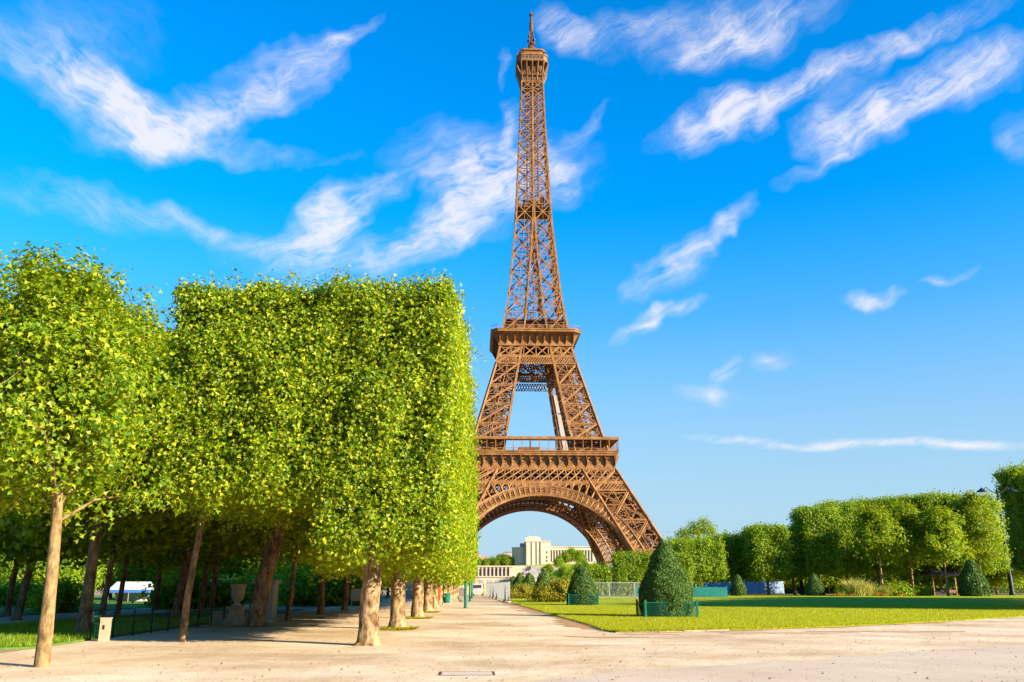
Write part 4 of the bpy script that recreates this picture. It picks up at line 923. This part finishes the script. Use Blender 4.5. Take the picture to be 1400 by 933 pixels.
def mesh_guard(parent, half, h, posts=True):
    f = MB(); 
    for k in range(4):
        c, s = cos(k * pi / 2), sin(k * pi / 2); rot = lambda x, y, z: (x * c - y * s, x * s + y * c, z)
        T = np.arange(-half - h, half, .14)
        for sg in (1, -1):
            P, Q = [], []
            for t in T:
                x0, x1, z0, z1 = t, t + h, 0.03, h
                if x0 < -half: z0 += (-half - x0); x0 = -half
                if x1 > half: z1 -= (x1 - half); x1 = half
                P.append(rot(sg * x0, -half, z0)); Q.append(rot(sg * x1, -half, z1))
            f.beams(P, Q, .008)
        f.beams([rot(-half, -half, h)], [rot(half, -half, h)], .03)
    f.build('wire_mesh', M['green_paint'], parent)
    for sx in (-1, 1):
        for sy in (-1, 1): box_part('post', (sx * half, sy * half, (h + .12) / 2), (.045, .045, (h + .12) / 2), M['green_paint'], parent)
single('topiary_cone', 'large clipped yew cone standing at the lawn corner', 'topiary', cone_mesh(1, 4.05, 1.38, 42000, .075), (7.95, 46.6, .07))
gd = thing('wire_guard', 'low green wire guard round the large yew cone', 'guard', (7.95, 46.6, .07), .03); mesh_guard(gd, 1.30, .72)
c2m = cone_mesh(2, 3.55, 1.25, 12000, .11)
single('topiary_cone', 'medium clipped yew cone on the lawn in front of the tower leg', 'topiary', c2m, (5.85, 75, .07))
gd = thing('wire_guard', 'low green wire guard round the medium yew cone', 'guard', (5.85, 75, .07)); mesh_guard(gd, 1.2, .8)
cs = cone_mesh(3, 3.4, 1.25, 4500, .17)
GT = 'small yew cones along the far lawn edge'
for px, y, s, lab in [(723.7, 119, 1.0, 'small yew cone left of the golden shrubs, rightmost of three'), (711, 122, 1.02, 'small yew cone beside the golden bush, middle of three'), (701.5, 130, .9, 'small yew cone at the end of the barrier fence'), (745, 93, 1.0, 'yew cone rising behind the golden shrubs'),
                      (813, 150, 1.15, 'dark yew cone in front of the grey barrier by the tower leg'), (1010, 142, 1.0, 'dark yew cone at the far lawn edge beside the teal hoarding'), (1115, 142, 1.05, 'dark rounded yew cone in front of the clipped trees'), (1333, 136, 1.7, 'large dark yew cone near the street lamp at right')]:
    single('topiary_cone', lab, 'topiary', cs, (px_x(px, y), y, .07), px, GT, (s * (1.12 if px > 1100 else 1), s, s))
m = MB(); g2_ = np.random.default_rng(5); blob_crown(m, [(0, 0, .9, 1.5, 1.3, 1.2), (1.5, .2, .75, 1.3, 1.2, 1.0), (-1.3, -.3, .7, 1.2, 1.0, .9), (.6, -.6, 1.3, .9, .9, .8)], 520, 9, .16, False, g2_); gme = m.mesh('foliage', M['gold_leaf'])
for px, y, s, lab in [(760, 88, 1.08, 'golden leaved shrub mass between the yew cones'), (712, 112, .85, 'small golden shrub in front of the far yew cones')]:
    single('golden_shrub', lab, 'shrub', gme, (px_x(px, y), y, .05), 0, 'golden shrubs at the lawn edge', s)

# ------------------------------------------------------------------ barriers, hoardings
def heras(name, label, pts, h, group, mat='galv', solid=None, feet=True):
    t = thing(name, label, 'barrier', (0, 0, 0), 0, group); m = MB()
    (x0, y0), (x1, y1) = pts; L_ = math.hypot(x1 - x0, y1 - y0); n = max(4, int(L_ / .16)); T = np.linspace(0, 1, n); P = np.column_stack([x0 + (x1 - x0) * T, y0 + (y1 - y0) * T, np.full(n, .15)])
    m.beams(P, P + [0, 0, h - .2], .016)
    for z in np.linspace(.2, h - .1, 8): m.beam((x0, y0, z), (x1, y1, z), .014, None, False)
    m.build('wire_panel', M[mat], t); f = MB()
    for (x, y) in pts: f.beam((x, y, .06), (x, y, h), .06)
    f.beam((x0, y0, h), (x1, y1, h), .05); f.beam((x0, y0, .15), (x1, y1, .15), .05); f.build('frame', M[mat], t)
    for (x, y) in pts: box_part('foot', (x, y, .09), (.12, .3, .07), M['concrete'], t)
    if solid: 
        q = MB(); q.beam((x0, y0 + .04, h * .42), (x1, y1 + .04, h * .42), .02, h * .72); q.build('sheet', M[solid], t)
    return t
GH = 'steel barrier panels along the right side of the avenue'
yb = np.linspace(88, 150, 15); 
for i in range(14):
    f = lambda y: px_x(697, 88) + (px_x(664, 150) - px_x(697, 88)) * (y - 88) / 62
    heras('barrier_panel', f'{ORD[i]} steel barrier panel along the right side of the avenue' if i else 'steel barrier panel at the near end of the run along the avenue', ((f(yb[i]), yb[i]), (f(yb[i + 1]) - .02, yb[i + 1] - .15)), 2.0, GH)
GR = 'steel barrier panels across the lawn before the tower'
X = [px_x(p, 116) for p in (812, 833, 868, 902, 930)]
for i in range(4): heras('barrier_panel', ['steel barrier panel left of the tower foot behind the lawn', 'steel barrier panel in the middle behind the lawn', 'steel barrier panel half hidden by the big cone', 'steel barrier panel right of the big cone'][i], ((X[i] + .05, 116), (X[i + 1], 116)), 2.0, GR, 'galv', 'teal_paint' if i > 1 else None)
t = thing('teal_hoarding', 'low teal mesh hoarding behind the big cone', 'hoarding', (px_x(963, 125), 125, 0)); box_part('sheet', (0, 0, .75), (3.2, .03, .65), M['teal_paint'], t)
for s in np.linspace(-3.2, 3.2, 5): box_part('post', (s, .06, .78), (.05, .04, .78), M['teal_paint'], t)
t = thing('ochre_hoarding', 'ochre hoarding closing the far end of the avenue', 'hoarding', (px_x(668, 156), 156, 0)); box_part('board', (0, 0, 1.0), (4.0, .06, .95), M['ochre_board'], t)
for s in np.linspace(-3.9, 3.9, 6): box_part('post', (s, -.1, 1.0), (.06, .05, 1.0), M['ochre_board'], t)
t = thing('parked_van', 'small white van parked at the end of the avenue', 'van', (px_x(653, 150), 150, 0))
m = MB(); m.box((0, 0, .75), (.85, 2.0, .45)); m.box((0, .35, 1.5), (.8, 1.55, .35), 0, .88); m.build('body', M['white_cloth'], t); box_part('windscreen', (0, -1.12, 1.48), (.65, .12, .26), M['glass_dark'], t)
for sx in (-1, 1):
    for sy in (-1.2, 1.2):
        m = MB(); m.beams([(sx * .70, sy, .32)], [(sx * .87, sy, .32)], .64, None, True); m.build('wheel', M['black_metal'], t)
GB2 = 'blue and white hoarding panels behind the right lawn'
for i, px in enumerate(range(962, 1066, 17)):
    y = 172; t = thing('hoarding_panel', f'pale blue hoarding panel behind the right trees, {["leftmost", "second", "third", "fourth", "fifth", "sixth", "last"][i]} of the run', 'hoarding', (px_x(px, y), y, 0), 0, GB2); box_part('sheet', (0, 0, 1.3), (1.15, .03, 1.1), M['pale_blue'], t)
    m = MB(); m.beam((-1.17, .05, 0), (-1.17, .05, 2.45), .07); m.beam((1.17, .05, 0), (1.17, .05, 2.45), .07); m.build('frame', M['galv'], t)

# ------------------------------------------------------------------ right hand trees
g = np.random.default_rng(23)
GE = 'clipped trees behind the right lawn'
def mkpark(half, zc, ncl, per, size, seed, mat='park_leaf', **k):
    m = MB(); box_crown(m, half, zc, ncl, per, size, False, np.random.default_rng(seed), **k); return m.mesh('crown', M[mat])
def mktrunk(h, r, mat='bark_dark', limbs=3): return trunk_mesh('trunk', h, r, r * .75, ((g.random() - .5) * .3, 0), M[mat], g, 9, .25, 0, limbs, 1.4, 2.2)
# tall clipped hedge before the tower foot
hg = thing('clipped_hedge', 'tall square clipped hedge in front of the tower leg', 'hedge', (px_x(893, 135), 135, 0)); add_obj('foliage', mkpark((5.6, 2.0, 2.7), 3.5, 3000, 9, .24, 101, wts=(1, 1, 1.4, .4, .3, 1), rnd=.25, amp=.12, core=.9), hg)
for s in (-4, 0, 4): box_part('stem', (s, 0, .6), (.12, .12, .6), M['bark_dark'], hg)
single('round_bush', 'dark bush at the foot of the tower leg', 'bush', sh_me, (px_x(832, 150), 150, 0), 0, None, (1.4, 1.4, 2.6))
# (left px, right px, top py, Y, crown base height, label)
blocks = [(932, 984, 743, 150, 3.0, 'long clipped tree with a flat top right of the big cone'), (980, 1036, 735, 158, 3.2, 'bushy clipped tree left of the thin lamp post'), (1030, 1072, 723, 150, 3.4, 'rounded clipped tree behind the dark cone'), (1066, 1108, 725, 154, 3.4, 'clipped tree with a reddish trunk by the thin lamp post'),
          (1100, 1142, 697, 152, 4.0, 'tall clipped tree at the left end of the high block'), (1138, 1184, 690, 155, 4.0, 'tall clipped tree second in the high block'), (1180, 1226, 687, 158, 4.2, 'tall clipped tree third in the high block'), (1222, 1268, 684, 152, 4.2, 'tall clipped tree right of the middle of the high block'), (1264, 1312, 680, 150, 4.2, 'tall clipped tree behind the kiosk'), (1306, 1366, 682, 148, 4.2, 'tall clipped tree at the right end of the high block near the lamp')]
for i, (a, b, ty, Y, zb, lab) in enumerate(blocks):
    zt = px_z(ty, Y); half = ((px_x(b, Y, 8) - px_x(a, Y, 8)) / 2 + .3, 4.0, (zt - zb) / 2); cm = mkpark(half, (zt + zb) / 2, 2400, 9, .31, 110 + i, wts=(1, 1, 1.6, .3, 1, .9), rnd=.8 if a > 1000 else .5, amp=.3, core=1.2, sprouts=60)
    tree('clipped_tree', lab, 'tree', (px_x((a + b) / 2, Y), Y, 0), mktrunk(zb + .8, .28), cm, GE)
# a second rank behind keeps the ground under the crowns dark
rk = mkpark((5.2, 3.5, 3.6), 6.4, 900, 8, .55, 130, core=1.2)
for i, px in enumerate(range(950, 1400, 46)):
    Y = 178; tree('clipped_tree', f'clipped tree of the rear rank behind the right lawn, {ORD[i] if i else "first"} from the left', 'tree', (px_x(px, Y), Y, 0), mktrunk(3.6, .25), rk, 'rear rank of clipped trees behind the right lawn', 0, pi * (i % 2))
rh = mkpark((7.5, 1.2, 1.5), 1.5, 420, 8, .4, 131, rnd=.4, core=.7)  # hedge row added as a dark backdrop below the crowns
for i, px in enumerate((1090, 1180, 1270, 1350, 1400)):
    single('clipped_hedge', 'hedge added to darken the gap under the rear rank, ' + ['behind the thin lamp post', 'behind the flower bed', 'behind the kiosk', 'behind the street lamp', 'at the right edge'][i], 'hedge', rh, (px_x(px, 192), 192, 0), 0, 'hedges added to darken under the rear trees')
# young bright trees before the block
for i, (px, top, Y, w, lab) in enumerate([(1208, 706, 140, 3.6, 'young yellow green tree before the high block, left one'), (1250, 700, 142, 3.4, 'young yellow green tree with a dark forked stem'), (1297, 708, 138, 3.4, 'young yellow green tree above the kiosk'), (1345, 690, 142, 3.6, 'bright yellow tree at the right end beside the lamp')]):
    h = px_z(top, Y); place_open('young_tree', lab, (px_x(px, Y), Y, 0), open_tree(140 + i, h, .17, (.1, 0, 0), 34, w, 4.6, 1000, .34, M['young_leaf'], M['bark_pale'], 9), 'young bright trees before the clipped block')
# free growing tree above the hedges, tall trees at the right edge
Y = 210; z0 = px_z(760, Y); s = px_x(988, Y) - px_x(932, Y)
tree('tall_tree', 'free growing tree rising above the clipped hedges right of the tower', 'tree', (px_x(959, Y), Y, 0), mktrunk(13.5, .4), blobtree(150, [(-3.2, 0, 13.2, 1.9, 1.8, 1.7), (-.6, 0, 14.6, 2.1, 2, 1.7), (2.6, 0, 14.4, 1.9, 1.9, 1.6), (1.4, 0, 16.2, 1.1, 1.1, .8)], 360, 8, .38, M['park_leaf'], False, False))
for i, (px, top, Y, hw, lab) in enumerate([(1422, 640, 168, 4.2, 'tall green tree cut by the right edge behind the street lamp'), (1462, 640, 160, 4.4, 'tall tree just outside the right edge of the lawn')]):
    zt = px_z(top, Y); zb = 3.6
    tree('tall_tree', lab, 'tree', (px_x(px, Y) + .6, Y, 0), mktrunk(zb + 1, .3), mkpark((hw, 3.6, (zt - zb) / 2), (zt + zb) / 2, 2400, 9, .32, 160 + i, rnd=1.6, amp=.5, core=1.2, sprouts=80), 'tall trees at the right edge')
# trees out of frame at the right whose long shadows reach over the lawn
shade_me = mkpark((6.0, 5.0, 4.5), 8.2, 1500, 9, .42, 170, core=1.2)
for i, (x, y) in enumerate([(46, 58), (51, 68), (57, 79), (63, 91), (70, 103)]):
    tree('plane_tree', f'plane tree of the eastern row shading the lawn, {ORD[i]} from its near end', 'tree', (x, y, 0), mktrunk(4.2, .3), shade_me, 'eastern row of plane trees shading the lawn')

# flower bed
def bed_plant(name, label, px, y, s, me, cat='plant', grp='plants of the island flower bed'):
    return single(name, label, cat, me, (px_x(px, y), y, .07), px * .37, grp, s)
reed = tuft_mesh(7, 520, 1.0, 2.3, M['reed'], .035, 1.1); flw = MB(); blob_crown(flw, [(0, 0, .3, 1.0, .7, .32), (.9, .2, .25, .6, .5, .25), (-1.0, .1, .28, .5, .5, .3)], 60, 4, .13, False, np.random.default_rng(9), core=False); flm = flw.mesh('foliage', M['flower'])
gm = MB(); blob_crown(gm, [(0, 0, .5, 1.3, 1.0, .7), (.8, 0, .4, .9, .8, .5)], 260, 8, .2, False, np.random.default_rng(12)); gmm = gm.mesh('foliage', M['park_leaf'])
Yb = 139
for i, (px, s, lab) in enumerate([(1172, 1.15, 'big fountain of pale ornamental grass in the flower bed'), (1184, .9, 'smaller pale grass clump right of the big one'), (1212, .7, 'pale grass tuft in the middle of the bed')]): bed_plant('ornamental_grass', lab, px, Yb, s, reed)
for i, (px, s, lab) in enumerate([(1150, .9, 'green bush at the left end of the flower bed'), (1198, .9, 'low green bush between pale grasses'), (1222, 1.6, 'large blue green bush in the flower bed'), (1238, 1.0, 'green bush right of the large one'), (1258, 1.25, 'green bush at the right end of the flower bed')]): bed_plant('bed_shrub', lab, px, Yb + .6, s, gmm)
for i, (px, s, lab) in enumerate([(1146, .7, 'orange flowers at the left end of the bed'), (1165, .7, 'orange flowers before the pale grass'), (1205, .8, 'orange flowers in the middle of the bed'), (1232, .7, 'orange flowers right of the large bush')]): bed_plant('flower_clump', lab, px, Yb - 1.2, s, flm, 'flowers')
# kiosk
kx = px_x(1294, 149); ks = thing('park_kiosk', 'open kiosk with a low dark roof under the right trees', 'kiosk', (kx, 149, 0))
m = MB(); square_ring(m, 4.3, .3, 3.2, 3.45); flare(m, 4.4, .3, 3.45, 1.2, .2, 4.6); m.build('roof', M['dark_roof'], ks)
for sx in (-3.6, 0, 3.6):
    for sy in (-3.6, 3.6): box_part('post', (sx, sy, 1.6), (.09, .09, 1.6), M['bark_pale'], ks)
box_part('counter', (.5, 1.5, .6), (2.2, .9, .6), M['dark_roof'], ks)
bk = thing('park_bench', 'park bench on the drive beside the kiosk', 'bench', (px_x(1302, 146), 146, 0)); box_part('seat', (0, 0, .45), (.9, .22, .03), M['wood'], bk); box_part('backrest', (0, .22, .72), (.9, .03, .2), M['wood'], bk)
for s in (-.75, .75): box_part('leg', (s, 0, .21), (.04, .2, .21), M['black_metal'], bk)
# lamps
def lamp(label, px, Y, H_, arms):
    t = thing('street_lamp', label, 'lamp', (px_x(px, Y), Y, 0)); m = MB(); k = H_ / 18.5
    m.lathe([(.52 * k, 0), (.52 * k, .3), (.38 * k, .5), (.36 * k, 3.2 * k), (.28 * k, 3.4 * k), (.25 * k, H_ * .6), (.16 * k, H_ * .93), (.22 * k, H_ * .935), (.08 * k, H_ * .95), (.03, H_)], 12); m.build('pole', M['lamp_paint'], t, True)
    for sx in arms:
        e = np.array((sx * 2.6 * k, 0, H_ * .935)); am_ = MB(); am_.tube([(0, 0, H_ * .91), (sx * .9 * k, 0, H_ * .925), (sx * 1.8 * k, 0, H_ * .965), e], [.10 * k, .09 * k, .08 * k, .07 * k], 8); ar = am_.build('arm', M['lamp_paint'], t, True)
        hd = MB(); hd.lathe([(.10 * k, .5 * k), (.28 * k, .25 * k), (.85 * k, -.1 * k), (.9 * k, -.2 * k), (.2 * k, -.22 * k)], 14, tuple(e)); hd.build('lamp_shade', M['lamp_paint'], t, True)
    return t
lamp('tall street lamp with a hanging shade at the right', 1384.6, 148, 18.3, (-1, 1)); lamp('thin dark lamp post beyond the dark rounded cone', 1097, 156, 14.5, (1,))
m = MB(); xa, xb = px_x(1357, 150), px_x(1420, 150)
T = np.linspace(xa, xb, 40); m.beams([(x, 150, 0) for x in T], [(x, 150, 1.2) for x in T], .04); m.beam((xa, 150, 1.2), (xb, 150, 1.2), .06); m.beam((xa, 150, .2), (xb, 150, .2), .05); tag(m.build('low_railing', M['black_metal']), 'low iron railing beside the lamp at the right edge', 'railing')

# ------------------------------------------------------------------ the palace and the hillside beyond
PY = 1000.0; K = PY * .962 / F_PX
def wx(px, z=30): return px_x(px, PY, z)
def wz(py): return px_z(py, PY)
pal = thing('stone_palace', 'pale stone palace pavilion with a long wing on the hill beyond the arch', 'palace', (wx(738), PY, 0))
ox = wx(738)
def seg(px0, px1, py0, py1, y0, y1, mat, name='wall', parent=pal):
    x0, x1 = wx(px0) - ox, wx(px1) - ox; z0, z1 = wz(py1), wz(py0); return box_part(name, ((x0 + x1) / 2, (y0 + y1) / 2, (z0 + z1) / 2), (abs(x1 - x0) / 2, (y1 - y0) / 2, (z1 - z0) / 2), M[mat], parent)
seg(718, 739, 736, 776, -14, 20, 'stone'); seg(722, 736, 734.6, 740, -12, 16, 'stone', 'attic'); seg(728.5, 744, 751, 776, -10, 14, 'stone', 'recess_wall')
seg(737, 752, 741, 776, -14, 18, 'stone'); seg(717, 752.5, 740.4, 741.6, -15, 19, 'stone', 'cornice')
m = MB(); m.lathe([(11.5, wz(776) - 2), (11.5, wz(750)), (12, wz(749.7)), (12, wz(748.6)), (2, wz(748))], 28, (wx(714) - ox, 4, 0)); m.build('drum_wing', M['stone'], pal)
seg(711, 720, 743, 752, 0, 16, 'stone', 'stair_tower')
seg(700, 764, 775.6, 789, -70, -66, 'stone_grey', 'terrace_wall'); seg(752, 815, 748, 776, 6, 26, 'stone', 'long_wing'); seg(752, 815, 747.2, 748.3, 5, 27, 'stone', 'cornice'); seg(756, 780, 746.3, 747.2, 10, 22, 'roof_slate', 'roof')
seg(728.2, 732.2, 752, 774, -10.6, -9.9, 'glass_dark', 'window'); seg(734, 736.4, 752, 774, -14.3, -13.9, 'stone_grey', 'pilaster')
for px in (753.3, 757.2, 761.1, 765, 769, 773, 777, 781, 785, 789, 793, 797, 801, 805, 809): seg(px, px + 1.9, 752, 768, 5.6, 6.1, 'glass_dark', 'window')
for px in (746.4, ): 
    for py in (754.5, 761, 766): seg(px, px + 1.4, py, py + 3, -14.3, -13.9, 'glass_dark', 'window')
for px in (719.5, 726.8, 733.4, 738.6): seg(px, px + 1.2, 742, 776, -14.9, -13.9, 'stone', 'pilaster')
m = MB()
for px in (722, 724, 731): m.beam((wx(px) - ox, 0, wz(735)), (wx(px) - ox, 0, wz(721 if px > 730 else 728)), .3)
m.build('flagpole', M['galv'], pal)
# terrace front with its row of tall openings
TYD = 880.0
ter = thing('terrace_building', 'long cream terrace front with a row of tall dark openings', 'terrace', (px_x(675, TYD), TYD, 0)); oxt = px_x(675, TYD)
def tseg(px0, px1, py0, py1, y0, y1, mat, name, parent=ter):
    x0, x1 = px_x(px0, TYD) - oxt, px_x(px1, TYD) - oxt; z0, z1 = px_z(py1, TYD), px_z(py0, TYD); return box_part(name, ((x0 + x1) / 2, (y0 + y1) / 2, (z0 + z1) / 2), (abs(x1 - x0) / 2, (y1 - y0) / 2, (z1 - z0) / 2), M[mat], parent)
tseg(620, 726, 774.2, 789, 0, 30, 'stucco', 'wall'); tseg(620, 701.5, 773.6, 775.5, -1.5, 31, 'stucco', 'cornice'); tseg(610, 745, 789, 803, -8, 30, 'stucco', 'lower_wall'); tseg(615, 716, 788.3, 789.6, -9, -7.5, 'stone', 'cornice')
for i in range(12):
    px = 632 + i * 5.4 + 1.2; tseg(px, px + 2.4, 777.5, 787.5, -.25, .2, 'glass_dark', 'window')
for i in range(13): tseg(631.5 + i * 5.4, 633.2 + i * 5.4, 776, 788.4, -1.2, .3, 'stucco', 'pilaster')
for i in range(5): tseg(645 + i * 11, 651 + i * 11, 793, 799, -8.3, -7.8, 'stone_grey', 'recess')
# sloping dark glazed roof beside the terrace and the two bridge pillars
sl = thing('slate_hall', 'low hall with a sloping grey slate roof right of the terrace front', 'hall', (px_x(727, 820), 820, 0)); ox2 = px_x(727, 820)
a, b, c_ = px_x(710, 820) - ox2, px_x(728, 820) - ox2, px_x(742, 820) - ox2; z0, z1, zb = px_z(790, 820), px_z(777, 820), px_z(803, 820)
m = MB(); m.add([(a, -6, z0), (b, -6, z1), (c_, -6, px_z(783, 820)), (a, 10, z0), (b, 10, z1), (c_, 10, px_z(783, 820)), (a, -6, z0 - .8), (c_, -6, z0 - .8), (a, 10, z0 - .8), (c_, 10, z0 - .8)], quads=[[0, 1, 4, 3], [1, 2, 5, 4], [2, 7, 9, 5], [0, 3, 8, 6]], tris=[[0, 7, 2], [0, 2, 1], [0, 6, 7], [3, 5, 9], [3, 4, 5], [3, 9, 8]]); m.build('roof', M['stone_grey'], sl)
m = MB(); m.box(((a + c_) / 2, 2, (z0 - .9 + zb) / 2), ((c_ - a) / 2 - .2, 7.5, (z0 - .9 - zb) / 2)); m.build('wall', M['stone'], sl)
for px, lab in ((718.5, 'stone bridge pillar with a statue, left of the pair'), (739, 'stone bridge pillar with a statue, right of the pair')):
    Yp = 640; t = thing('bridge_pillar', lab, 'pillar', (px_x(px, Yp), Yp, 0), 0, 'stone pillars at the bridge'); zt = px_z(788, Yp)
    box_part('shaft', (0, 0, zt / 2), (1.9, 1.9, zt / 2), M['stone'], t); box_part('cap', (0, 0, zt + .3), (2.3, 2.3, .3), M['stone'], t); box_part('base', (0, 0, .9), (2.5, 2.5, .9), M['stone'], t)
    m = MB(); m.tube([(-1.3, 0, zt + .6), (-1.1, 0, zt + 2)], [.3, .25], 7); m.tube([(1.0, 0, zt + .6), (.9, 0, zt + 2)], [.3, .25], 7); m.tube([(-1.7, 0, zt + 2.2), (-.6, 0, zt + 2.5), (.7, 0, zt + 2.5), (1.3, 0, zt + 3.2), (1.9, 0, zt + 3.6)], [.4, .75, .7, .45, .2], 9); m.tube([(-.4, 0, zt + 2.6), (-.35, 0, zt + 4.1)], [.45, .25], 8); m.build('statue', M['stone_grey'], t, True)
t = thing('quay_wall', 'pale stone quay parapet seen under the arch', 'wall', (px_x(735, 600), 600, 0)); box_part('wall', (0, 0, 1.2), (70, .6, 1.2), M['stone'], t); box_part('coping', (0, 0, 2.5), (70, .8, .12), M['stone'], t)
# far houses on the skyline
for i, (px0, px1, py0, py1, Y, mat, roof, lab) in enumerate([(648, 656, 758, 770, 1180, 'stucco', 'roof_tile', 'far house with a red roof on the left skyline'), (656, 667, 761, 770, 1200, 'stucco', 'roof_tile', 'low cream house right of the red roofed one'), (679, 689, 757, 768, 1190, 'stone_grey', 'roof_slate', 'far grey house with a dark mansard roof'), (688, 700, 754.5, 770, 1170, 'stucco', 'roof_slate', 'tall cream block left of the palace drum')]):
    t = thing('far_house', lab, 'house', (px_x((px0 + px1) / 2, Y), Y, 0), 0, 'far houses on the skyline'); hw = (px_x(px1, Y) - px_x(px0, Y)) / 2; z1 = px_z(py0 + 2.5, Y); z0 = 18
    box_part('wall', (0, 0, (z0 + z1) / 2), (hw, 8, (z1 - z0) / 2), M[mat], t); m = MB(); m.box((0, 0, z1 + 1.1), (hw * 1.02, 8.2, 1.1), 0, .75); rf_ = m.build('roof', M[roof], t); box_part('chimney', (hw * .4, 0, z1 + 3), (.8, .8, 1.4), M['roof_tile'], rf_)
    for k in range(3):
        for r_ in range(2): box_part('window', (-hw * .6 + k * hw * .6, -8.06, z1 - 2.5 - r_ * 4), (.6, .05, 1.1), M['glass_dark'], t)
# hillside trees
hb = [blobtree(180 + i, [(0, 0, 9, 6.5, 5.5, 5.5), (4, 0, 6.5, 5, 4.5, 4.5), (-4.2, 0, 6.8, 5, 4.5, 4.5), (1, -1, 12.5, 3.8, 3.6, 3.2)], 420, 8, 1.1, M['park_leaf']) for i in range(2)]
ht = trunk_mesh('trunk', 7, .5, .35, (0, 0), M['bark_dark'], g, 7)
hl = [(750, 779, 800, .8), (764, 770, 840, 1.0), (773, 764, 860, 1.1), (783, 760, 880, 1.2), (794, 764, 860, 1.2), (770, 784, 720, .85), (779, 790, 700, .9), (790, 782, 730, 1.1), (800, 778, 760, 1.1), (745, 790, 700, .6), (757, 795, 650, .6), (806, 790, 700, 1.1), (816, 782, 720, 1.2),
      (742, 781, 860, .55), (750, 783, 840, .6), (735, 784, 850, .5), (664, 769, 1000, 1.0), (672, 768, 1000, 1.1), (681, 766, 1000, 1.2), (690, 765, 1000, 1.3), (698, 767, 1000, 1.1), (655, 769, 1000, 1.1), (646, 768, 1000, 1.2), (760, 801, 600, .55), (772, 801, 590, .6)]
for i, (px, py, Y, s) in enumerate(hl):
    s *= .72
    z = max(px_z(py, Y) - 7 * s, -1) if i < 16 else hill_z(px_x(px, Y), Y) - 2
    side_ = 'on the slope right of the palace' if i < 16 or i > 22 else 'on the terrace left of the palace drum'
    t = tree('hillside_tree', f'leafy hillside tree {side_}', 'tree', (px_x(px, Y), Y, z), ht, hb[i % 2], 'hillside trees ' + side_, i * 1.1); t.scale = (s, s, s)
